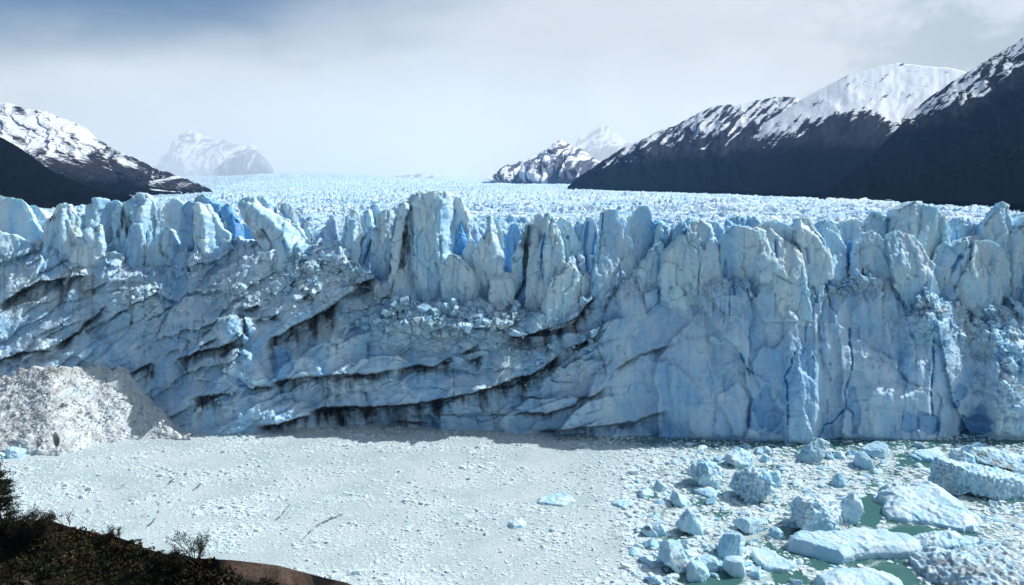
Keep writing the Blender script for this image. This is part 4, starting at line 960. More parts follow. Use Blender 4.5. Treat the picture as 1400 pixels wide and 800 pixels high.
# ------------------------------------------------------------------ lake
LEADS = [  # open water between the bergs, and narrow leads in the pack
 ([(1172,682),(1190,676),(1202,690),(1208,706),(1196,722),(1176,716),(1168,700)], 1), ([(1205,728),(1235,718),(1290,724),(1336,730),(1340,742),(1322,752),(1280,742),(1240,738),(1212,742)], 1),
 ([(1062,716),(1090,722),(1140,722),(1140,734),(1112,742),(1078,738)], 1), ([(1100,770),(1150,766),(1186,764),(1180,774),(1140,778),(1112,782)], .8), ([(1180,780),(1206,770),(1236,768),(1264,804),(1170,804),(1200,790)], 1),
 ([(930,784),(1000,780),(1016,796),(1000,806),(920,806)], .75), ([(1222,622),(1246,618),(1290,632),(1288,640),(1252,638),(1224,636)], .8), ([(1210,648),(1236,640),(1230,650)], .6),
 ([(1330,652),(1370,660),(1400,672),(1400,684),(1350,672)], .6), ([(1040,732),(1056,742),(1062,762),(1050,752)], .7), ([(1050,762),(1096,782),(1110,800),(1060,800)], .9), ([(950,682),(968,686),(964,694),(948,690)], .8), ([(1275,796),(1300,800),(1270,812)], .8),
 ([(1070,588),(1080,600),(1074,604)], .6), ([(1020,650),(1030,640),(1040,648)], .5),
]
CRACKL = [[(198,723),(207,714),(214,706),(217,692),(213,686)], [(221,640),(232,645),(241,649)], [(225,668),(236,655)], [(264,670),(275,662)], [(328,683),(336,700)], [(376,712),(388,700),(396,690)], [(410,740),(430,720),(470,702)], [(274,690),(275,700)], [(20,660),(120,690),(160,730)], [(300,640),(360,690),(330,760)], [(470,780),(560,720),(640,680)]]
def lead_shade_mask(u, v):
    m = 0.62 * (1 - sstep(v - interp(u, VB), 6, 24)) * (0.45 * sstep(u, 420, 520) + 0.55 * sstep(u, 760, 900))  # cliff-foot strip: open water right; dark water painted as the shadow band in centre
    for poly, w in LEADS:
        a = np.array(poly, float)
        k = (u > a[:, 0].min() - 12) & (u < a[:, 0].max() + 12) & (v > a[:, 1].min() - 8) & (v < a[:, 1].max() + 8)
        if not k.any(): continue
        d = polydist(u[k], v[k] , poly, True); ins = inside(u[k], v[k], poly)
        m[k] = np.maximum(m[k], w * np.clip(0.5 + np.where(ins, d, -d) / 6.0, 0, 1))
    return m
def pack(u, v):
    """How tightly the ice covers the water: 1 on the left, loosening to the right."""
    edge = interp(v, [(590, 1000), (610, 930), (640, 900), (680, 880), (720, 870), (800, 880), (900, 900)])
    return 1 - sstep(u - edge, -90, 60)
def driftline(x, y):
    a = fbm(np.stack([(x + .3 * y) / 34, y / 26, x * 0], 1), 4, 511); b = fbm(np.stack([x / 15, (y - .4 * x) / 17, x * 0], 1), 4, 512)
    return np.maximum(np.exp(-(a / 0.018) ** 2), 0.7 * np.exp(-(b / 0.022) ** 2)) * sstep(fbm(np.stack([x / 30, y / 30, x * 0], 1), 2, 513), -.25, .2)
def build_lake():
    us = np.concatenate([np.arange(-900, -60, 20), np.arange(-60, 1460, 3.0), np.arange(1460, 2400, 20)])
    vs = np.concatenate([[400, 480, 540], np.arange(570, 640, 1.5), np.arange(640, 830, 2.5), np.arange(830, 1500, 40)])
    U, V = np.meshgrid(us, vs)
    P = ground(U.ravel(), V.ravel()); u, v = U.ravel(), V.ravel()
    x, y = P[:, 0], P[:, 1]
    n = fbm(np.stack([x / 16, y / 9, x * 0], 1), 5, 501); n2 = fbm(np.stack([x / 4, y / 4, x * 0], 1), 4, 502)
    s = np.clip(pack(u, v) * (1 - 0.0 * n) + (1 - pack(u, v)) * sstep(n + 0.5 * n2, -0.7, 0.35) * .74, 0, 1)
    s *= 1 - lead_shade_mask(u + 3 * n2, v + 2 * n2)
    s *= 1 - 0.42 * driftline(x, y)
    wob = 1.2 * n2
    for c in CRACKL[:8]: s *= 1 - 0.85 * np.exp(-(polydist(u + 2 * wob, v + wob, c) / 1.1) ** 2)
    m, nt, b = new_mat('meltwater')
    Pn = coords(nt)
    sl = attr(nt, 'slush')
    gr = noise(nt, Pn, 1.1, 5, 0.7)
    fac = mrange(nt, mth(nt, 'ADD', sl, mth(nt, 'MULTIPLY', mth(nt, 'SUBTRACT', gr, 0.5), 0.7)), 0.30, 0.85)
    grey = mixc(nt, mrange(nt, noise(nt, Pn, 0.06, 5, 0.6), 0.35, 0.65), (0.40, 0.51, 0.53), (0.53, 0.61, 0.63))
    c = mixc(nt, fac, (0.052, 0.150, 0.138), grey)
    c = mixc(nt, mth(nt, 'MULTIPLY', fac, mrange(nt, noise(nt, Pn, 2.4, 6, 0.75), 0.52, 0.72, 0, .5)), c, (0.22, 0.31, 0.31))
    nt.links.new(c, b.inputs['Base Color'])
    nt.links.new(mrange(nt, fac, 0, 1, 0.12, 0.8), b.inputs['Roughness'])
    b.inputs['Specular IOR Level'].default_value = 0.35
    bump(nt, b, mth(nt, 'MULTIPLY', fac, noise(nt, Pn, 1.6, 6, 0.7)), 0.6, 0.25)
    me = mesh_from('lake_water', P, quads=gridfaces(len(vs), len(us))[:, ::-1], attrs={'slush': s})
    link('lake_water', me, m)['kind'] = 'structure'
build_lake()

# ------------------------------------------------------------------ icebergs
BERGS = []    # footprints for keeping brash out: (u, v, ru, rv)
bs = [600]
def finish_berg(name, V, Q, base, label, lumps=0.6, lsz=1.8, fine=0.2, blue=0.1, dirt=0.0, cat='iceberg', ribs=0.0, group=None, facet=0.0, dirtspots=(), smoothtop=0.0, pit=0.0, cuts=9):
    bs[0] += 5; s = bs[0]
    rgc = np.random.default_rng(s)
    for k in range(cuts):                     # flat broken faces
        n = rgc.normal(size=3); n[2] = abs(n[2]) * 0.7 + 0.05; n /= np.linalg.norm(n)
        q = V @ n; hq = np.quantile(q, rgc.uniform(0.80, 0.96))
        V = V - n * (0.92 * np.maximum(q - hq, 0))[:, None]
    N = vnormals(V, Q); p = V + s * 1.7
    wp = 0.45 * np.stack([fbm(p / (lsz * .9) + 5 * k, 2, s + 60 + k) for k in range(3)], 1) * lsz
    p = p + wp
    lumps = lumps * .7
    d = 0.35 * lumps * ridged(p / (lsz * 1.1), 4, s + 9, .55) + 0.5 * lumps * fbm(p / (lsz * 2.2), 3, s) + lumps * lumps3(p / lsz, s) * 0.8 + 0.5 * lumps * lumps3(p / (lsz * 0.45), s + 1) * 0.7 + fine * lumps3(p / 0.55, s + 2) + fine * 0.7 * fbm(p / 0.5, 3, s + 3)
    d += ribs * ridged(p * np.array([0.9, 0.9, 0.12]), 3, s + 4)
    if pit: d -= pit * (lumps3(p / 1.5, s + 70) + .5 * lumps3(p / .7, s + 71)) * 1.2
    facet = max(facet, 0.30)
    if facet: d += facet * blocks2(p[:, 0] / 2.6 + p[:, 1] / 5, p[:, 2] / 2.6 - p[:, 1] / 4, s, 1.5)[0]
    if smoothtop: d *= 1 - smoothtop * sstep(N[:, 2], 0.4, 0.9)
    d = d - d.mean()
    V = V + N * d[:, None]
    z = V[:, 2]
    bl = blue * (0.55 + 0.9 * fbm(p / 3.5, 3, s + 6)) + 0.35 * (1 - sstep(z, 0.1, 0.9))
    di = dirt * sstep(fbm(p / 1.8, 4, s + 7), -0.25, 0.6)
    Pw = V + base
    if dirtspots:
        u, v = pix(Pw)
        wq = 1.2 * fbm(p / 1.2, 3, s + 8)
        for cu, cv, rx, ry, k in dirtspots:
            di = np.maximum(di, k * (1 - sstep(np.hypot((u - cu + wq) / rx, (v - cv + wq) / ry), 0.5, 1.1)))
    me = mesh_from(name, V, quads=Q, attrs={'dirt': np.clip(di, 0, 1), 'blue': np.clip(bl, 0, 1)})
    return tag(link(name, me, M_BERG, base), label, cat, group)
def berg_poly(poly, label, vbase=None, T=None, vox=0.28, lean=0.0, shrink=0.55, hz=0.80, **k):
    """Upright berg: outline in photo pixels, standing on the water at its lowest row."""
    a = np.array(poly, float); vb = vbase or a[:, 1].max()
    c = ground(a[:, 0].mean(), vb)
    A = at(a[:, 0], a[:, 1], c[1])
    A[:, 2] = np.where(A[:, 2] < 0.3, -1.0, A[:, 2])
    A[:, 2] *= np.where(A[:, 2] > 0, hz, 1)
    w = A[:, 0].max() - A[:, 0].min(); T = (T or 0.6 * w) * 1.3
    A[:, 1] += lean * np.maximum(A[:, 2], 0)
    n = len(A); m = A.mean(0)
    mid = A + np.array([0, T * 0.45, 0]); back = (A - m) * np.array([shrink, 1, shrink]) + m + np.array([T * 0.1, T, -0.08 * (A[:, 2].max())])
    front = (A - m) * np.array([0.86, 1, 0.9]) + m + np.array([0, -T * 0.12, 0])
    front[:, 2] = np.where(A[:, 2] < 0, -1, front[:, 2]); back[:, 2] = np.where(A[:, 2] < 0, -1, back[:, 2])
    V = np.concatenate([front, A + np.array([0, T * .1, 0]), mid, back])
    fs = [list(range(n)), list(range(4 * n - 1, 3 * n - 1, -1))]
    for L in range(3):
        fs += [[L * n + j, (L + 1) * n + j, (L + 1) * n + (j + 1) % n, L * n + (j + 1) % n] for j in range(n)]
    base = np.array([c[0], c[1], 0.0])
    V, Q = remesh(V - base, fs, vox); V = relax(V, Q, 1, 0.4)
    BERGS.append((a[:, 0].mean(), vb - 3, np.ptp(a[:, 0]) / 2, 5 + T * 0.7))
    return finish_berg('iceberg', V, Q, base, label, **k)
def berg_top(foot, h, label, vox=0.28, shape=None, name='iceberg', edge=1.6, keep=1.0, **k):
    """Low berg: footprint traced on the water, height h (number or function of metres x, y from the centre)."""
    k.setdefault('cuts', 2)
    a = np.array(foot, float); A = ground(a[:, 0], a[:, 1]); c = A.mean(0); c[2] = 0
    A = A - c; n = len(A)
    hm = h if np.isscalar(h) else h(A[:, 0], A[:, 1])
    lo = A.copy(); lo[:, 2] = -1.2
    up = A * np.array([0.97, 0.97, 1]); up[:, 2] = hm
    V = np.concatenate([lo, up]); fs = [list(range(n))[::-1], list(range(n, 2 * n))] + [[j, (j + 1) % n, n + (j + 1) % n, n + j] for j in range(n)]
    # orientation of traced outline may be either way; the remesh only needs it closed
    V, Q = remesh(V, fs, vox); V = relax(V, Q, 2, 0.5)
    if shape is not None:
        dist = polydist(V[:, 0], V[:, 1], [tuple(q) for q in A[:, :2]], True)
        f = shape(V[:, 0], V[:, 1], dist)
        V[:, 2] = np.where(V[:, 2] > 0, V[:, 2] * f, V[:, 2])
    BERGS.append((a[:, 0].mean(), a[:, 1].mean(), np.ptp(a[:, 0]) / 2, np.ptp(a[:, 1]) / 2))
    return finish_berg(name, V, Q, c, label, **k)
dome = lambda e: (lambda x, y, d: np.clip(0.15 + 0.85 * np.sqrt(np.clip(d / e, 0, 1)), 0, 1))
def ell(cu, cv, ru, rv, n=14, jit=0.14, seed=0):
    rg = np.random.default_rng(seed + int(cu * 7 + cv))
    t = np.linspace(0, 2 * math.pi, n, endpoint=False); r = 1 + rg.uniform(-jit, jit, n)
    return [(cu + ru * r[i] * math.cos(t[i]), cv + rv * r[i] * math.sin(t[i])) for i in range(n)]

berg_poly([(937,640),(948,634),(952,626),(962,622),(972,622),(982,632),(994,638),(1000,648),(998,660),(988,664),(984,669),(968,669),(954,656),(950,646)], 'lumpy blue-white iceberg left of a taller lumpy one, near the cliff', vbase=668, T=6, lumps=1.5, lsz=2.2, fine=.2, blue=.30, ribs=.6, cuts=6, hz=.7)
berg_poly([(1001,660),(1012,650),(1016,640),(1026,632),(1036,630),(1046,632),(1056,640),(1062,652),(1060,666),(1050,676),(1044,684),(1024,687),(1016,676),(1003,668)], 'tall lumpy blue-white iceberg with rounded fluted sides', vbase=686, T=7, lumps=1.5, lsz=2.2, fine=.2, blue=.30, ribs=.9, cuts=6, hz=.7)
berg_poly([(1054,648),(1060,642),(1068,643),(1072,652),(1069,664),(1058,668),(1055,660)], 'small upright block against the right side of the lumpy berg', vbase=667, T=4, lumps=.5, lsz=1.5, blue=.35)
berg_poly([(991,628),(998,619),(1010,615),(1024,613),(1036,620),(1042,630),(1040,638),(1020,640),(1010,638),(998,632)], 'low rounded iceberg behind the lumpy pair', vbase=639, T=7, lumps=.7, lsz=1.8, blue=.2, dirtspots=[(1001,631,5,3,.5)])
berg_poly([(1042,616),(1047,611),(1054,612),(1056,619),(1048,621)], 'small round ice lump below the cliff, upper of two', vbase=621, T=3, lumps=.4, lsz=1.2, blue=.25)
berg_poly([(1040,626),(1044,621),(1054,622),(1056,630),(1050,632),(1042,631)], 'small round ice lump below the cliff, lower of two', vbase=632, T=3, lumps=.4, lsz=1.2, blue=.25)
berg_poly([(1086,630),(1096,624),(1106,616),(1108,606),(1118,599),(1136,594),(1140,601),(1130,612),(1128,622),(1120,632),(1100,631)], 'grey-white iceberg with a tilted flat top leaning right', vbase=631, T=6, lean=-.1, lumps=.35, lsz=1.6, blue=.1, dirt=.3, facet=.5)
berg_poly([(1131,626),(1133,617),(1138,615),(1143,619),(1143,628)], 'small cyan berg, leftmost of three behind the blue wedge', vbase=628, T=3, lumps=.3, lsz=1.2, blue=.5)
berg_poly([(1143,628),(1145,617),(1152,615),(1159,620),(1160,628)], 'small cyan berg, middle of three behind the blue wedge', vbase=628, T=3, lumps=.3, lsz=1.2, blue=.5)
berg_poly([(1160,622),(1163,616),(1172,615),(1177,620),(1175,624)], 'small cyan berg, rightmost of three behind the blue wedge', vbase=624, T=3, lumps=.3, lsz=1.2, blue=.5)
berg_poly([(1165,639),(1172,626),(1180,618),(1187,617),(1192,626),(1196,638),(1206,643),(1190,643),(1175,641)], 'pale blue wedge-shaped iceberg standing like a fin', vbase=641, T=5, lumps=.18, lsz=2, blue=.55, fine=.08)
berg_poly([(1178,616),(1186,610),(1200,607),(1206,604),(1216,606),(1226,616),(1228,622),(1212,627),(1198,626),(1188,620)], 'low blue iceberg with an arched back behind the wedge', vbase=626, T=6, lumps=.4, lsz=1.8, blue=.4)
berg_top([(1243,619),(1262,614),(1280,612),(1302,617),(1290,624),(1284,634),(1262,631)], 1.1, 'flat white floe with low humps near the cliff foot', lumps=.25, lsz=2, blue=.12, cat='ice floe', name='ice_floe')
berg_top([(1242,624),(1262,622),(1286,630),(1284,636),(1262,633)], .8, 'thin flat white floe in front of the humped one', lumps=.15, lsz=2, blue=.2, cat='ice floe', name='ice_floe')
berg_poly([(1250,609),(1254,605),(1262,605),(1266,611),(1258,613)], 'round ice lump sitting behind the flat floes', vbase=613, T=3, lumps=.4, lsz=1.2, blue=.2)
# the long broken berg on the right
berg_poly([(1302,600),(1308,597),(1318,597),(1334,604),(1346,614),(1352,612),(1364,610),(1378,616),(1390,622),(1404,626),(1450,634),(1470,650),(1402,648),(1380,640),(1356,630),(1340,622),(1322,612)], 'long blue-grey iceberg with a dirty groove, behind the ribbed one', vbase=648, T=8, lumps=.5, lsz=2.4, blue=.35, facet=.4, dirtspots=[(1345,621,12,5,.6),(1362,632,10,5,.6),(1380,640,6,6,.7)])
berg_poly([(1302,620),(1312,612),(1324,614),(1338,622),(1346,634),(1342,646),(1318,640),(1306,634)], 'rounded blue block wedged between the two long bergs', vbase=648, T=6, lumps=.5, lsz=2, blue=.40)
berg_poly([(1256,664),(1268,646),(1282,632),(1298,626),(1318,632),(1332,640),(1350,642),(1372,646),(1400,654),(1450,668),(1470,690),(1440,694),(1400,684),(1372,680),(1340,674),(1320,670),(1300,676),(1278,672)], 'long ribbed iceberg with fluted sides reaching the right edge', vbase=680, T=12, lumps=.7, lsz=1.5, blue=.12, ribs=.75, fine=.3, dirtspots=[(1285,652,34,18,.30),(1302,668,20,10,.4)])
berg_poly([(1206,674),(1216,668),(1228,664),(1242,662),(1256,666),(1262,676),(1240,680),(1214,678)], 'low crumbly grey ice in front of the ribbed berg', vbase=679, T=5, lumps=.7, lsz=1.0, fine=.35, dirt=.4)
berg_top([(1197,683),(1212,676),(1232,676),(1250,667),(1274,664),(1290,675),(1320,700),(1344,714),(1338,724),(1318,728),(1290,722),(1268,718),(1240,716),(1214,711),(1205,702),(1208,692)], 4.2, 'large smooth blue-white iceberg with a rippled sloping top', shape=lambda x, y, d: np.clip(0.30 + 0.7 * np.clip(d / 6, 0, 1) ** 0.7, 0, 1) * (0.85 + 0.03 * np.clip(y, -12, 12)), lumps=.9, lsz=3.4, fine=.1, blue=.10)
berg_poly([(1073,688),(1082,684),(1092,686),(1104,680),(1116,676),(1132,674),(1150,678),(1158,690),(1160,710),(1158,728),(1150,735),(1138,728),(1120,724),(1096,722),(1084,708),(1076,698)], 'pitted grey-white iceberg with a knobbly face', vbase=733, T=9, lumps=.35, lsz=1.8, fine=.1, pit=.9, blue=0, dirt=.30, dirtspots=[(1149,715,2.5,16,.7)])
berg_poly([(1157,690),(1160,674),(1166,668),(1174,662),(1184,670),(1182,684),(1185,698),(1176,702),(1174,714),(1160,718)], 'clean pale blue end block beside the pitted grey berg', vbase=717, T=6, lumps=.7, lsz=1.8, blue=.35)
berg_poly([(1139,664),(1144,655),(1147,646),(1153,646),(1158,654),(1163,662),(1156,668),(1144,668)], 'small dark teal pinnacle in the brash ice', vbase=667, T=4, lumps=.5, lsz=1.2, blue=.7)
berg_top([(1076,744),(1090,737),(1106,740),(1140,738),(1170,735),(1200,738),(1240,742),(1262,752),(1258,762),(1230,765),(1200,764),(1170,766),(1150,772),(1126,778),(1096,775),(1078,764)], 3.2, 'long flat-topped pale blue iceberg with long parallel furrows', shape=lambda x, y, d: np.clip(0.55 + 0.45 * np.clip(d / 1.6, 0, 1), 0, 1) * (0.9 + 0.02 * y) - 0.07 * np.exp(-(((x + 0.8 * y + .9 * np.sin(x * .7) + .5 * np.sin(y * 1.3)) % 2.3 - 0.9) / 0.22) ** 2) * (np.abs(x + 5 + np.sin(y * 2)) < 6) * (y > -2.5), lumps=.25, lsz=3, fine=.08, blue=.22)
berg_top([(1246,740),(1262,733),(1280,732),(1296,729),(1312,737),(1320,744),(1306,752),(1280,756),(1260,752)], 2.2, 'small crumbly white iceberg beside the long flat one', shape=dome(3), lumps=.9, lsz=1.2, fine=.3, blue=.15)
berg_top([(1240,770),(1258,758),(1276,752),(1292,760),(1312,756),(1350,750),(1400,752),(1470,756),(1490,800),(1470,830),(1330,830),(1296,806),(1270,794),(1256,782)], 4.2, 'big dirty grey iceberg of knobbly crushed ice in the near corner', shape=lambda x, y, d: np.clip(0.25 + 0.75 * np.clip(d / 7, 0, 1) ** .8, 0, 1), vox=.24, lumps=.6, lsz=2.2, fine=.15, pit=.7, blue=0, dirt=.62, dirtspots=[(1290,768,18,6,.6),(1330,780,40,10,.45)])
berg_top([(1096,806),(1112,794),(1140,785),(1180,784),(1210,790),(1232,800),(1250,830),(1090,830)], 3.6, 'smooth white iceberg rising at the lower picture edge', shape=dome(7), lumps=.35, lsz=2.4, fine=.2, blue=.05)
berg_poly([(898,757),(900,744),(908,738),(924,737),(934,741),(936,752),(942,764),(948,772),(940,784),(926,785),(918,772),(904,766)], 'leaning pale blue ice block with a slanted flat top', vbase=783, T=5, lumps=.25, lsz=1.5, blue=.42, fine=.12)
berg_poly([(936,786),(940,774),(950,769),(962,769),(970,778),(972,788),(960,794),(944,795)], 'rounded grey-white boulder of ice beside the leaning block', vbase=794, T=4, lumps=.35, lsz=1.2, blue=.15, fine=.25)
berg_poly([(951,766),(960,761),(978,760),(990,768),(988,778),(972,782),(958,776)], 'low cyan ice block between the boulder and the spire', vbase=781, T=3.5, lumps=.25, lsz=1.5, blue=.6)
berg_poly([(980,752),(986,744),(994,732),(998,720),(1001,718),(1008,725),(1018,728),(1026,738),(1026,746),(1018,752),(1020,768),(996,770),(984,764)], 'blue-white spire of ice with a sharp tip', vbase=768, T=5, lumps=.35, lsz=1.3, blue=.22, fine=.2, facet=.4)
berg_poly([(987,774),(994,764),(1006,761),(1018,762),(1026,770),(1024,782),(1012,790),(996,786)], 'smooth white disc of ice at the foot of the spire', vbase=788, T=4, lumps=.15, lsz=1.5, blue=.1, fine=.08)
berg_top([(1027,758),(1032,750),(1044,749),(1056,754),(1064,764),(1088,777),(1076,783),(1050,782),(1034,772)], 1.0, 'triangular flat white floe below the long flat berg', lumps=.15, lsz=2, blue=.05, cat='ice floe', name='ice_floe')
berg_poly([(922,716),(930,706),(938,700),(944,692),(950,698),(952,708),(962,718),(974,732),(960,733),(940,728),(926,722)], 'pale blue triangular iceberg with a long right flank', vbase=731, T=5, lumps=.3, lsz=1.4, blue=.35)
berg_poly([(876,722),(880,716),(886,714),(894,718),(898,730),(908,736),(892,735),(880,730)], 'small berg with a black dirty hollow', vbase=735, T=4, lumps=.3, lsz=1.2, blue=.2, dirtspots=[(886,723,5,4.5,1)])
berg_poly([(892,716),(896,710),(904,713),(912,724),(913,734),(902,732)], 'clean tilted slab against the berg with the dirty hollow', vbase=733, T=3, lumps=.25, lsz=1.2, blue=.45)
berg_poly([(1001,718),(1008,711),(1020,709),(1040,711),(1052,714),(1054,726),(1040,731),(1020,728)], 'flat-topped grey-white block behind the spire', vbase=730, T=5, lumps=.4, lsz=1.4, blue=.2)
berg_poly([(1053,724),(1060,721),(1070,726),(1078,734),(1074,739),(1062,738)], 'low rounded ice ridge at the end of the flat-topped block', vbase=738, T=3, lumps=.4, lsz=1.1, blue=.25)
berg_poly([(916,680),(920,670),(928,672),(938,682),(945,690),(942,694),(930,692),(920,688)], 'pale blue fin of ice above a dark shadow on the floes', vbase=693, T=3.5, lumps=.2, lsz=1.4, blue=.3)
berg_poly([(872,678),(880,670),(888,668),(896,676),(900,680),(884,681)], 'low peaked white lump at the edge of the pack', vbase=680, T=4, lumps=.2, lsz=1.4, blue=.2)
berg_poly([(690,722),(696,716),(706,713),(716,714),(726,722),(712,724)], 'single white hump alone in the tight pack ice', vbase=723, T=3.5, lumps=.2, lsz=1.4, blue=.15)
berg_top([(733,690),(738,682),(756,677),(776,674),(796,676),(792,684),(772,692),(752,697),(740,697)], .55, 'long oval white floe set in the tight pack ice', lumps=.3, lsz=1.6, blue=.0, cat='ice floe', name='ice_floe', dirtspots=[(744,687,4,2.5,.4)])
berg_top([(828,688),(846,685),(866,688),(872,694),(850,695)], .7, 'narrow flat floe at the edge of the pack', lumps=.25, lsz=1.4, blue=.15, cat='ice floe', name='ice_floe')
berg_poly([(0,624),(3,613),(10,608),(20,610),(27,620),(26,627),(8,628),(0,628)], 'rounded pale blue berg at the foot of the rubble mound', vbase=627, T=5, lumps=.4, lsz=1.4, blue=.45)
berg_poly([(-30,632),(-22,618),(-8,616),(-2,626),(-8,634)], 'small blue berg just left of the picture edge', vbase=633, T=4, lumps=.4, lsz=1.4, blue=.4)
berg_top([(1398,690),(1420,680),(1460,688),(1480,706),(1440,714),(1404,704)], 1.6, 'flat white berg beyond the right picture edge', shape=dome(3), lumps=.5, lsz=1.8, blue=.2)
berg_top([(940,672),(950,668),(970,668),(986,676),(980,682),(956,680)], 1.2, 'smooth white floe behind the pale blue fin', shape=dome(2.5), lumps=.25, lsz=1.6, blue=.1, cat='ice floe', name='ice_floe')
berg_poly([(1340,748),(1348,742),(1360,742),(1366,750),(1358,756),(1344,755)], 'small blue ice lump right of the crumbly white berg', vbase=755, T=3, lumps=.35, lsz=1.2, blue=.4)
berg_top([(1302,742),(1316,734),(1336,736),(1338,746),(1322,752)], .6, 'flat striped floe beside the crumbly white berg', lumps=.15, lsz=1.6, blue=.25, cat='ice floe', name='ice_floe')

# ------------------------------------------------------------------ floes and brash
def near_berg(u, v, pad=0.0):
    m = np.zeros(len(u), bool)
    for cu, cv, ru, rv in BERGS: m |= ((u - cu) / (ru * 0.9 + pad)) ** 2 + ((v - cv) / (rv * 0.9 + pad * 0.6)) ** 2 < 1
    return m
def under_ice(x, y):
    """True behind the cliff's waterline or inside the rubble mound."""
    u, v = pix(np.stack([x, y, x * 0], -1))
    foot = np.where(u < 215, np.maximum(interp(u, VB), interp(u, [(-220, 660), (-60, 628), (0, 618), (30, 617), (70, 623), (98, 618), (130, 606), (160, 603), (200, 598)])), interp(u, VB))
    return v < foot + 1.5
def floe_mesh(n, rg, k=7):
    """Outline of n flat irregular floes (unit radius)."""
    t = (np.arange(k)[None] + rg.uniform(-.32, .32, (n, k))) * 2 * math.pi / k
    r = rg.uniform(0.62, 1.1, (n, k))
    return np.stack([r * np.cos(t), r * np.sin(t)], -1)
def build_brash():
    rg = np.random.default_rng(901)
    K = 6
    sets = []
    def scatter(n, u0, u1, v0, v1, smin, smax, power):
        # even on the water: sample world box, keep what projects into range
        c = ground(np.array([u0, u1, u0, u1]), np.array([v0, v0, v1, v1]))
        x = rg.uniform(c[:, 0].min(), c[:, 0].max(), n * 2); y = rg.uniform(c[:, 1].min(), c[:, 1].max(), n * 2)
        u, v = pix(np.stack([x, y, x * 0], -1))
        ok = (u > u0) & (u < u1) & (v > v0) & (v < v1) & ~under_ice(x, y)
        x, y, u, v = x[ok], y[ok], u[ok], v[ok]
        s = smin + (smax - smin) * rg.random(len(x)) ** power
        return x, y, u, v, s
    for args in ((44000, -160, 1560, 578, 830, .18, .62, 2.2), (20000, -160, 1560, 578, 830, .35, 1.0, 2.2), (20000, 850, 1560, 590, 830, .4, 1.5, 2.4), (16000, 820, 1560, 590, 830, .2, .8, 1.8), (26000, -100, 900, 680, 830, .14, .36, 1.5)):
        x, y, u, v, s = scatter(*args)
        lm = lead_shade_mask(u, v)
        clump = fbm(np.stack([x / 12, y / 7, x * 0], 1), 4, 903)
        pk = pack(u, v)
        keep = rg.random(len(x)) < np.clip((0.55 + 0.9 * clump * (1 - pk) + 0.4 * pk), 0.05, 1) * (1 - lm) ** 2
        keep &= rg.random(len(x)) > .75 * driftline(x, y)
        keep &= ~((rg.random(len(x)) < 0.75) & near_berg(u, v, -1.0))
        for c in CRACKL[:8]: keep &= polydist(u, v, c) > 1.2
        grow_ = np.exp(0.9 * fbm(np.stack([x / 20, y / 13, x * 0], 1), 4, 904))
        sets.append(np.stack([x, y, s * np.where(pk > .6, .85 * grow_, 1.0)], 1)[keep])
    A = np.concatenate(sets); n = len(A)
    o = floe_mesh(n, rg, K)
    an = rg.uniform(0, 6.28, n); ca, sa = np.cos(an)[:, None], np.sin(an)[:, None]
    el = rg.uniform(0.55, 1.0, (n, 1))
    ox, oy = o[..., 0], o[..., 1] * el
    X = (ox * ca - oy * sa) * A[:, 2:3]; Yy = (ox * sa + oy * ca) * A[:, 2:3]
    h = A[:, 2] * rg.uniform(0.06, 0.26, n) * np.where(rg.random(n) < .10, 2.8, 1)
    tx, ty = rg.normal(0, .10, n), rg.normal(0, .10, n)
    topz = h[:, None] + X * .8 * tx[:, None] + Yy * .8 * ty[:, None]
    lo = np.stack([A[:, 0:1] + X, A[:, 1:2] + Yy, np.full_like(X, -0.1)], -1)
    up = np.stack([A[:, 0:1] + X * .86, A[:, 1:2] + Yy * .86, np.maximum(topz, 0.03)], -1)
    V = np.concatenate([lo, up], 1).reshape(-1, 3)
    b = (np.arange(n) * 2 * K)[:, None]
    j = np.arange(K); j2 = (j + 1) % K
    side = np.stack([b + j, b + j2, b + K + j2, b + K + j], -1).reshape(-1, 4)
    topq = np.concatenate([np.stack([b[:, 0] + K, b[:, 0] + K + 1, b[:, 0] + K + 2, b[:, 0] + K + 3], -1), np.stack([b[:, 0] + K, b[:, 0] + K + 3, b[:, 0] + K + 4, b[:, 0] + K + 5], -1)])
    bl = np.repeat(rg.beta(1.2, 5, n) * .9, 2 * K); di = np.repeat(np.where(rg.random(n) < .06, rg.uniform(.1, .4, n), 0), 2 * K)
    m, nt, bs_ = new_mat('brash_ice')
    P = coords(nt)
    c = mixc(nt, attr(nt, 'blue'), (0.69, 0.78, 0.81), (0.40, 0.65, 0.72))
    c = mixc(nt, attr(nt, 'dirt'), c, (0.20, 0.18, 0.16))
    c = mixc(nt, mrange(nt, noise(nt, P, 0.05, 4), .4, .65, 0, .22), c, (0.50, 0.56, 0.57))
    nt.links.new(c, bs_.inputs['Base Color']); bs_.inputs['Roughness'].default_value = .55; bs_.inputs['Specular IOR Level'].default_value = .3
    bump(nt, bs_, noise(nt, P, 3.0, 4, .7), .4, .12)
    me = mesh_from('brash_ice', V, quads=np.concatenate([side, topq]), smooth=False, attrs={'blue': bl, 'dirt': di})
    tag(link('brash_ice', me, m), 'tight pack of small brash ice covering the lake', 'brash ice', kind='stuff')
build_brash()

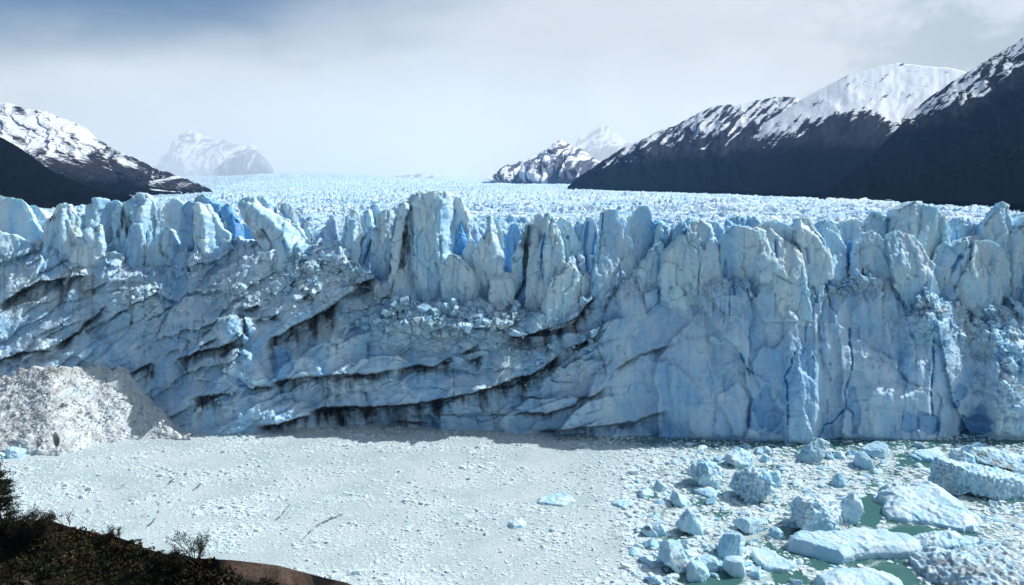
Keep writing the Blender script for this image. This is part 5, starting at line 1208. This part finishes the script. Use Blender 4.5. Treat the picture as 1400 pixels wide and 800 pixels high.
def build_floes():
    """Flat floes one can pick out between the bergs, each its own object."""
    rg = np.random.default_rng(905)
    meshes = []
    for k in range(14):
        K = int(rg.integers(8, 13)); t = (np.arange(K) + rg.uniform(-.3, .3, K)) * 2 * math.pi / K
        r = rg.uniform(.7, 1.12, K); el = rg.uniform(.5, .85)
        o = np.stack([r * np.cos(t), r * np.sin(t) * el], -1)
        hh = rg.uniform(.14, .30); hump = rg.uniform(0, .25)
        rings = [(1.0, -.15), (1.02, hh * .5), (.93, hh), (.6, hh + .05 + hump * .6), (.25, hh + .06 + hump)]
        V = np.concatenate([np.concatenate([o * s + rg.normal(0, .02, o.shape), np.full((K, 1), z) + rg.normal(0, .02, (K, 1))], 1) for s, z in rings] + [np.array([[0, 0, hh + .05 + hump]])])
        fs = []
        for L in range(4): fs += [[L * K + j, L * K + (j + 1) % K, (L + 1) * K + (j + 1) % K, (L + 1) * K + j] for j in range(K)]
        fs += [[4 * K + j, 4 * K + (j + 1) % K, 5 * K] for j in range(K)]
        me = mesh_from('ice_floe', V, faces=fs, smooth=False, attrs={'blue': np.full(len(V), rg.uniform(0, .16)), 'dirt': np.full(len(V), .0)})
        me.materials.append(M_BERG); meshes.append(me)
    placed = []
    tries = 0
    while len(placed) < 210 and tries < 9000:
        tries += 1
        u = rg.uniform(860, 1420); v = rg.uniform(604, 806)
        s = (0.9 + 2.0 * rg.random() ** 2.5)
        ru, rv = s / .2, s * .9 / .45
        if near_berg(np.array([u]), np.array([v]), ru * .45)[0]: continue
        if pack(np.array([u]), np.array([v]))[0] > .75: continue
        if lead_shade_mask(np.array([u]), np.array([v]))[0] > .55 and rg.random() < .93: continue
        g = ground(u, v)
        if any((g[0] - a) ** 2 + (g[1] - b) ** 2 < (0.75 * (s + c)) ** 2 for a, b, c in placed): continue
        if under_ice(np.array([g[0]]), np.array([g[1] + s]))[0]: continue
        placed.append((g[0], g[1], s))
        o = bpy.data.objects.new('ice_floe', meshes[int(rg.integers(len(meshes)))]); COL.objects.link(o)
        o.location = (g[0], g[1], 0.02); o.rotation_euler = (0, 0, rg.uniform(0, 6.28)); o.scale = (s, s, min(s, 1.6))
        tag(o, 'small flat white ice floe among the brash ice between the bergs', 'ice floe', 'small flat floes between the bergs')
    # small broken blocks standing between the bergs
    blocks = []
    for k in range(10):
        V = rock_shape(1, rg)[0] * np.array([1, rg.uniform(.6, 1), rg.uniform(.5, .9)])
        V, Q = remesh(V * 3, HEXQ.tolist(), .22); V = relax(V, Q, 1, .5); N = vnormals(V, Q); q = V + 9.1 * k
        V = V + N * (0.16 * fbm(q / 1.2, 3, k) + .22 * blocks2(q[:, 0] + q[:, 1] * .6, q[:, 2], k, 1.4)[0] + .10 * lumps3(q / .7, k))[:, None]
        me = mesh_from('ice_block', V / 3, quads=Q, attrs={'blue': np.full(len(V), rg.choice([.05, .15, .35, .5])), 'dirt': np.zeros(len(V))}); me.materials.append(M_BERG); blocks.append(me)
    nb_ = 0
    while nb_ < 80:
        u = rg.uniform(868, 1425); v = rg.uniform(606, 808)
        g = ground(u, v)
        if near_berg(np.array([u]), np.array([v]), 2)[0] or lead_shade_mask(np.array([u]), np.array([v]))[0] > .5 or pack(np.array([u]), np.array([v]))[0] > .7 or under_ice(np.array([g[0]]), np.array([g[1] + 2]))[0]: continue
        s = .45 + 1.0 * rg.random() ** 2
        o = bpy.data.objects.new('ice_block', blocks[nb_ % 10]); COL.objects.link(o)
        o.location = (g[0], g[1], .25 * s); o.rotation_euler = (rg.normal(0, .25), rg.normal(0, .25), rg.uniform(0, 6.28)); o.scale = (s * rg.uniform(.8, 1.5), s, s)
        tag(o, 'small broken ice block standing up from the brash between the bergs', 'ice block', 'small broken blocks between the bergs'); nb_ += 1
    # white lumps scattered over the tight pack on the left
    spots = [(135,650),(180,684),(186,688),(174,689),(200,683),(222,680),(236,677),(283,646),(290,648),(304,645),(113,681),(122,676),(370,683),(384,680),(392,684),(312,709),(318,741),(365,705),(250,662),(265,633),(345,640),(590,745),(600,742),(630,745),(700,760),(742,748),(790,757),(812,752),(808,760),(745,735),(760,733),(440,790),(455,788),(468,795),(480,786),(560,765),(640,720),(595,685),(610,680),(660,640),(540,650),(500,680),(515,768),(715,640),(680,660)]
    white = []
    for q in meshes:
        q = q.copy(); q.materials.clear(); q.materials.append(bpy.data.materials['brash_ice']); white.append(q)
    for (u, v) in spots:
        g = ground(u, v); s = rg.uniform(.45, 1.0)
        o = bpy.data.objects.new('ice_floe', white[int(rg.integers(len(white)))]); COL.objects.link(o)
        o.location = (g[0], g[1], 0.05); o.rotation_euler = (rg.normal(0, .1), rg.normal(0, .1), rg.uniform(0, 6.28)); o.scale = (s, s, s * rg.uniform(.7, 1.4))
        tag(o, 'low white ice lump frozen into the tight pack', 'ice floe', 'ice lumps in the tight pack')
build_floes()
# ------------------------------------------------------------------ near hillside (lower left)
SIL = [(-500, 640), (-200, 690), (-60, 708), (0, 714), (25, 712), (45, 712), (62, 709), (100, 722), (112, 724), (135, 730), (155, 733), (175, 739), (200, 750), (225, 757), (250, 762), (285, 764), (320, 766), (355, 770), (380, 773), (410, 781), (440, 789), (475, 797), (520, 815), (600, 850), (760, 930), (1000, 1010), (1400, 1120), (2000, 1200)]
def hill_y(u): return interp(u, [(-500, 40), (0, 56), (150, 55), (300, 50), (400, 48), (520, 44), (800, 34), (1400, 22), (2000, 18)])
def build_hill():
    us = np.concatenate([np.arange(-500, -40, 12), np.arange(-40, 540, 2.5), np.arange(540, 2000, 20)])
    nr = 90
    sil = interp(us, SIL)
    t = np.linspace(0, 1, nr)[:, None]
    V = sil + (2600 - sil) * t ** 2.2
    U = np.broadcast_to(us, V.shape)
    ys = hill_y(us)
    dep = np.tan(np.arctan((V - 400) / F) + PITCH); dep0 = dep[0]
    # keep the ground sloping up towards the eye: horizontal distance falls off with the view angle
    k = np.clip((dep - dep0) / 1.6, 0, 1)
    Y = ys * (1 - k) ** 1.6 + 0.8 * k
    P = at(U.ravel(), V.ravel(), Y.ravel())
    P[:, 2] = np.minimum(P[:, 2], H - 1.45)
    u, v = U.ravel(), V.ravel()
    x, y = P[:, 0], P[:, 1]
    tt = np.broadcast_to(t, V.shape).ravel()
    n = fbm(np.stack([x / 3, y / 3, x * 0], 1), 4, 701)
    P[:, 2] += 0.35 * n * sstep(tt, 0.0, 0.15)
    rockm = sstep(u, 292, 322) * (1 - sstep(v, interp(u, [(290, 772), (330, 785), (380, 795), (420, 803), (480, 810)]), interp(u, [(290, 780), (330, 796), (380, 806), (420, 812), (480, 818)])))
    P = P.reshape(nr, -1, 3)
    outs = []
    for dy, dz in ((4, -3.5), (12, -16), (30, -60), (36, -95)):
        q = P[:1].copy(); q[..., 1] += dy; q[..., 2] += dz; q[..., 2] = np.maximum(q[..., 2], -3); outs.insert(0, q)
    PP = np.concatenate(outs + [P])
    pad = np.concatenate([np.repeat(rockm.reshape(nr, -1)[:1], 4, 0), rockm.reshape(nr, -1)]).ravel()
    m, nt, b = new_mat('hill_soil')
    Pn = coords(nt)
    soil = mixc(nt, mrange(nt, noise(nt, Pn, 1.2, 6, .7), .35, .65), (0.010, 0.010, 0.006), (0.026, 0.021, 0.012))
    rock = mixc(nt, mrange(nt, noise(nt, Pn, 0.9, 6, .7), .35, .65), (0.17, 0.14, 0.11), (0.22, 0.14, 0.105))
    rock = mixc(nt, mrange(nt, noise(nt, Pn, 5, 5, .7), .56, .66), rock, (0.06, 0.055, 0.05))
    nt.links.new(mixc(nt, attr(nt, 'rock'), soil, rock), b.inputs['Base Color']); b.inputs['Roughness'].default_value = .9; b.inputs['Specular IOR Level'].default_value = .1
    bump(nt, b, noise(nt, Pn, 3.5, 8, .75), .9, .25)
    me = mesh_from('hillside', PP.reshape(-1, 3), quads=gridfaces(PP.shape[0], len(us)), attrs={'rock': pad})
    link('hillside', me, m)['kind'] = 'structure'
    return P, rockm.reshape(nr, -1)
HILL, HROCK = build_hill()

def leaf_material(name):
    m, nt, b = new_mat(name)
    nt.links.new(attr(nt, 'tint', True), b.inputs['Base Color']); b.inputs['Roughness'].default_value = .75; b.inputs['Specular IOR Level'].default_value = .12
    return m
M_LEAF = leaf_material('leaves')
def wood_material():
    m, nt, b = new_mat('bark')
    P = coords(nt)
    nt.links.new(mixc(nt, mrange(nt, noise(nt, P, 9, 4), .4, .6), (0.035, 0.028, 0.022), (0.07, 0.055, 0.045)), b.inputs['Base Color']); b.inputs['Roughness'].default_value = .9
    return m
M_BARK = wood_material()
M_DEAD = new_mat('weathered_wood')[0]; M_DEAD.node_tree.nodes['Principled BSDF'].inputs['Base Color'].default_value = (0.20, 0.18, 0.16, 1); M_DEAD.node_tree.nodes['Principled BSDF'].inputs['Roughness'].default_value = .9
def leaves(C, size, rg):
    """A quad leaf at each centre, random facing."""
    n = len(C)
    a = rg.normal(size=(n, 3)); a /= np.linalg.norm(a, axis=1, keepdims=True)
    b = np.cross(a, rg.normal(size=(n, 3))); b /= np.maximum(np.linalg.norm(b, axis=1, keepdims=True), 1e-6)
    s = size * rg.uniform(.6, 1.3, (n, 1))
    V = np.stack([C - a * s, C - b * s * .5, C + a * s, C + b * s * .5], 1).reshape(-1, 3)
    return V, np.arange(4 * n).reshape(-1, 4)
def tubes(segs, sides=5):
    """segs: list of (p0, p1, r0, r1)."""
    Vs, Qs = [], []
    for p0, p1, r0, r1 in segs:
        p0, p1 = np.array(p0, float), np.array(p1, float); d = p1 - p0; L = np.linalg.norm(d)
        if L < 1e-5: continue
        d /= L; a = np.cross(d, (0.3, 1, 0.2)); a /= np.linalg.norm(a); b = np.cross(d, a)
        t = np.arange(sides) * 2 * math.pi / sides
        ring = np.cos(t)[:, None] * a + np.sin(t)[:, None] * b
        o = sum(len(v) for v in Vs)
        Vs.append(np.concatenate([p0 + ring * r0, p1 + ring * r1]))
        j = np.arange(sides); j2 = (j + 1) % sides
        Qs.append(np.stack([o + j, o + j2, o + sides + j2, o + sides + j], -1))
    return np.concatenate(Vs), np.concatenate(Qs)
def grow(rg, base, h, spread, levels=3, kids=5, lean=(0, 0, 0), droop=0.0, upright=0.6):
    segs, tips = [], []
    def rec(p, d, L, r, lev):
        n = 3
        for k in range(n):
            d = d + rg.normal(0, .16, 3); d /= np.linalg.norm(d)
            q = p + d * L / n; segs.append((p, q, r * (1 - k / n * .45), r * (1 - (k + 1) / n * .45))); p = q
            if lev > 0 and (k > 0 or lev < levels):
                for _ in range(max(1, kids // n + int(rg.random() < .5))):
                    e = d * upright + rg.normal(0, spread, 3) + np.array([0, 0, .15 - droop]); e /= np.linalg.norm(e)
                    rec(p, e, L * rg.uniform(.45, .68), r * .5, lev - 1)
            if lev <= 1: tips.append(q)
    d = np.array([0, 0, 1.0]) + np.array(lean); d /= np.linalg.norm(d)
    rec(np.array(base, float), d, h, h * .035, levels)
    return segs, np.array(tips)
def hill_at(u, v):
    d = np.hypot(*(np.array(pix(HILL.reshape(-1, 3))) - np.array([[u], [v]])))
    d[~np.isfinite(d)] = 1e9
    return HILL.reshape(-1, 3)[int(np.argmin(d))]
def plant(name, u, v, h, label, cat, tint, nleaf=6, lsize=.06, spread=.55, levels=3, kids=5, lean=(0, 0, 0), seed=0, stems=1, leafsd=.12, wood=None, upright=.6, group=None, slean=.45):
    rg = np.random.default_rng(1000 + seed)
    base = hill_at(u, v)
    root = bpy.data.objects.new(name, None); COL.objects.link(root); root.location = base; tag(root, label, cat, group)
    segs, tips = [], []
    for s in range(stems):
        ln = np.array(lean) + (rg.normal(0, slean, 3) if stems > 1 else 0)
        a, b = grow(rg, np.array([rg.normal(0, .08), rg.normal(0, .08), -.15]) if stems > 1 else (0, 0, -.15), h * rg.uniform(.6, .8), spread, levels, kids, ln, upright=upright)
        segs += a; tips.append(b)
    V, Q = tubes(segs, 4)
    link('trunk' if cat == 'tree' else 'stem', mesh_from('stem', V, quads=Q), wood or M_BARK, (0, 0, 0), root)
    if nleaf:
        tips = np.concatenate(tips)
        C = np.repeat(tips, nleaf, 0); C = C + rg.normal(0, leafsd, C.shape)
        V, Q = leaves(C, lsize, rg)
        k = rg.uniform(.55, 1.35, len(C)); t = np.array(tint)[None] * k[:, None] * np.array([1, 1, 1]) + rg.uniform(0, .006, (len(C), 3))
        link('crown' if cat == 'tree' else 'foliage', mesh_from('foliage', V, quads=Q, smooth=False, color=np.repeat(t, 4, 0)), M_LEAF, (0, 0, 0), root)
    return root
def ground_cover():
    rg = np.random.default_rng(99)
    P = HILL.reshape(-1, 3); u, v = pix(P)
    # bushy cushions, sizes in metres, sown over what the picture shows of the slope and a margin round it
    Cs, Ts, Ss = [], [], []
    nb = 3600
    us = rg.uniform(-260, 700, nb * 3); sil = interp(us, SIL); vs = sil + 1.0 + (1000 - sil) * rg.random(nb * 3) ** 1.3
    ok = us < interp(vs, [(700, 470), (800, 500), (860, 640), (1000, 700)])
    us, vs = us[ok][:nb], vs[ok][:nb]
    rockz = (us > 300) & (vs < interp(us, [(290, 775), (330, 790), (380, 801), (420, 808), (480, 812)]))
    us, vs = us[~rockz], vs[~rockz]
    pal = np.array([[.032, .033, .013], [.045, .042, .017], [.023, .026, .011], [.052, .042, .020], [.050, .024, .015], [.017, .021, .009], [.070, .062, .036]])
    good = np.isfinite(u)
    Pg, ug, vg = P[good], u[good], v[good]
    for a, b in zip(us, vs):
        m = np.abs(ug - a) < 30
        i = np.argmin((ug[m] - a) ** 2 + (vg[m] - b) ** 2); c = Pg[m][i]
        sz = rg.uniform(.22, .75) * (1.0 if b - np.interp(a, *np.array(SIL).T) > 12 else .55)
        n = int(44 * sz / .5)
        d = rg.normal(size=(n, 3)); d /= np.linalg.norm(d, axis=1, keepdims=True); d[:, 2] = np.abs(d[:, 2])
        Cs.append(c + np.array([rg.normal(0, .15), rg.normal(0, .15), -.05]) + d * np.array([sz, sz, sz * .62]) * rg.uniform(.55, 1.05, (n, 1)))
        col = pal[rg.choice(7, p=[.24, .2, .2, .12, .07, .12, .05])] * rg.uniform(.7, 1.25)
        Ts.append(col * rg.uniform(.7, 1.3, (n, 1)))
    C = np.concatenate(Cs); T = np.concatenate(Ts)
    V, Q = leaves(C, .12, rg)
    me = mesh_from('undergrowth', V, quads=Q, smooth=False, color=np.repeat(T, 4, 0))
    tag(link('undergrowth', me, M_LEAF), 'dark low scrub covering the near hillside', 'undergrowth', kind='stuff')
ground_cover()
def bushy_tree(u, v, h, rad, label, seed):
    rg = np.random.default_rng(seed)
    base = hill_at(u, v)
    root = bpy.data.objects.new('tree', None); COL.objects.link(root); root.location = base; tag(root, label, 'tree')
    segs = []; C = []
    p = np.array([0, 0, -.2]); top = np.array([-.1, 0, h])
    for k in range(10): segs.append((p + (top - p) * k / 10, p + (top - p) * (k + 1) / 10, .11 * (1 - k / 11), .11 * (1 - (k + 1) / 11)))
    for k in range(120):
        t = rg.uniform(0.05, 1.0); a = rg.uniform(0, 6.28); r = rad * (1.05 - t) ** .65 * rg.uniform(.35, 1.0)
        c = p + (top - p) * t; e = c + np.array([math.cos(a) * r, math.sin(a) * r, .28 * r + rg.normal(0, .08)])
        segs.append((c, e, .022, .006))
        n = int(60 + 60 * r)
        f = rg.uniform(.35, 1.05, (n, 1))
        C.append(c + (e - c) * f + rg.normal(0, 1, (n, 3)) * np.array([.13, .13, .055]) * (0.6 + .6 * f))
    V, Q = tubes(segs, 4); link('trunk', mesh_from('trunk', V, quads=Q), M_BARK, (0, 0, 0), root)
    C = np.concatenate(C); V, Q = leaves(C, .07, rg)
    t = np.array([[.015, .021, .010]]) * rg.uniform(.55, 1.5, (len(C), 1))
    link('crown', mesh_from('crown', V, quads=Q, smooth=False, color=np.repeat(t, 4, 0)), M_LEAF, (0, 0, 0), root)
bushy_tree(2, 728, 4.5, 2.25, 'dark dense tree cut by the left picture edge', 21)
plant('tree', -45, 722, 6.2, 'dark tree beyond the left picture edge', 'tree', (.018, .026, .012), nleaf=22, lsize=.08, spread=.42, levels=3, kids=8, seed=2, leafsd=.18, upright=.55)
plant('shrub', 58, 728, 1.75, 'dark rounded shrub right of the tree', 'shrub', (.022, .020, .012), nleaf=10, lsize=.055, spread=.6, levels=2, kids=6, seed=3, stems=7, leafsd=.11)
plant('shrub', 156, 738, .95, 'small dark shrub standing alone on the ridge', 'shrub', (.030, .020, .014), nleaf=7, lsize=.04, spread=.5, levels=2, kids=5, seed=4, stems=6, leafsd=.06)
plant('shrub', 268, 770, 2.1, 'wispy dark shrub with open branches near the rock', 'shrub', (.020, .018, .012), nleaf=5, lsize=.05, spread=.45, levels=2, kids=5, seed=5, stems=7, leafsd=.09, upright=.8)
plant('shrub', 236, 766, 1.0, 'low dark shrub left of the wispy one', 'shrub', (.020, .018, .010), nleaf=12, lsize=.05, spread=.6, levels=2, kids=5, seed=6, stems=5, leafsd=.10)
plant('bare_shrub', 97, 724, 1.35, 'leafless thin grey shrub on the ridge', 'shrub', (0, 0, 0), nleaf=0, spread=.28, levels=2, kids=4, seed=7, stems=3, wood=M_BARK, upright=1.0)
plant('bare_shrub', 44, 800, .9, 'bleached dead twigs in the dark scrub', 'shrub', (0, 0, 0), nleaf=0, spread=.4, levels=2, kids=4, seed=8, stems=4, wood=M_DEAD, upright=.9)
plant('shrub', 30, 742, .9, 'broad dark shrub below the tree', 'shrub', (.014, .016, .009), nleaf=14, lsize=.06, spread=.6, levels=2, kids=5, seed=9, stems=7, leafsd=.12)

# ------------------------------------------------------------------ air
def build_haze():
    x0, x1, y0, y1, z0, z1 = -6000, 6000, -60, 3570, -200, 1600
    V = [(x, y, z) for z in (z0, z1) for y in (y0, y1) for x in (x0, x1)]
    me = mesh_from('haze', np.array(V, float), faces=[[0, 2, 3, 1], [4, 5, 7, 6], [0, 1, 5, 4], [2, 6, 7, 3], [0, 4, 6, 2], [1, 3, 7, 5]], smooth=False)
    m = bpy.data.materials.new('haze'); m.use_nodes = True; nt = m.node_tree; nt.nodes.clear()
    out = nt.nodes.new('ShaderNodeOutputMaterial'); pv = nt.nodes.new('ShaderNodeVolumePrincipled')
    pv.inputs['Color'].default_value = (0.26, 0.53, 1.0, 1); pv.inputs['Density'].default_value = HAZE; pv.inputs['Anisotropy'].default_value = 0.2
    nt.links.new(pv.outputs[0], out.inputs['Volume'])
    o = link('haze', me, m); o['kind'] = 'stuff'; o['label'] = 'pale mountain haze filling the valley'
HAZE = 0.000045
build_haze()
def build_mist():
    n, k = 48, 24
    th = np.linspace(0, 2 * math.pi, n, endpoint=False); ph = np.linspace(-math.pi / 2, math.pi / 2, k + 2)[1:-1]
    V = [np.stack([np.cos(th) * math.cos(a) * 6200, np.sin(th) * math.cos(a) * 3620, np.full(n, math.sin(a) * 1250)], -1) for a in ph]
    V = np.concatenate(V + [np.array([[0, 0, -1250.0], [0, 0, 1250.0]])])
    fs = [[r * n + j, r * n + (j + 1) % n, (r + 1) * n + (j + 1) % n, (r + 1) * n + j] for r in range(k - 1) for j in range(n)]
    fs += [[n * k, (j + 1) % n, j] for j in range(n)] + [[n * k + 1, (k - 1) * n + j, (k - 1) * n + (j + 1) % n] for j in range(n)]
    me = mesh_from('mist', V, faces=fs)
    m = bpy.data.materials.new('mist'); m.use_nodes = True; nt = m.node_tree; nt.nodes.clear()
    out = nt.nodes.new('ShaderNodeOutputMaterial'); pv = nt.nodes.new('ShaderNodeVolumePrincipled')
    pv.inputs['Color'].default_value = (0.95, 0.97, 0.98, 1); pv.inputs['Anisotropy'].default_value = 0.2
    # the bank thins out towards its ragged edge
    tc = nd(nt, 'ShaderNodeTexCoord'); mp = nd(nt, 'ShaderNodeMapping'); mp.inputs['Scale'].default_value = (1 / 6200, 1 / 3620, 1 / 1250)
    nt.links.new(tc.outputs['Object'], mp.inputs[0])
    ln = nd(nt, 'ShaderNodeVectorMath', operation='LENGTH'); nt.links.new(mp.outputs[0], ln.inputs[0])
    nz_ = noise(nt, tc.outputs['Object'], 0.0011, 4, 0.6)
    rr = mth(nt, 'ADD', ln.outputs['Value'], mth(nt, 'MULTIPLY', mth(nt, 'SUBTRACT', nz_, 0.5), 0.9))
    nt.links.new(mth(nt, 'MULTIPLY', mrange(nt, rr, 0.30, 0.98, 1.0, 0.0), MIST), pv.inputs['Density'])
    nt.links.new(pv.outputs[0], out.inputs['Volume'])
    o = link('mist', me, m, (-300, 7250, 60)); o['kind'] = 'stuff'; o['label'] = 'bank of white mist lying over the head of the glacier'
MIST = 0.00052
build_mist()
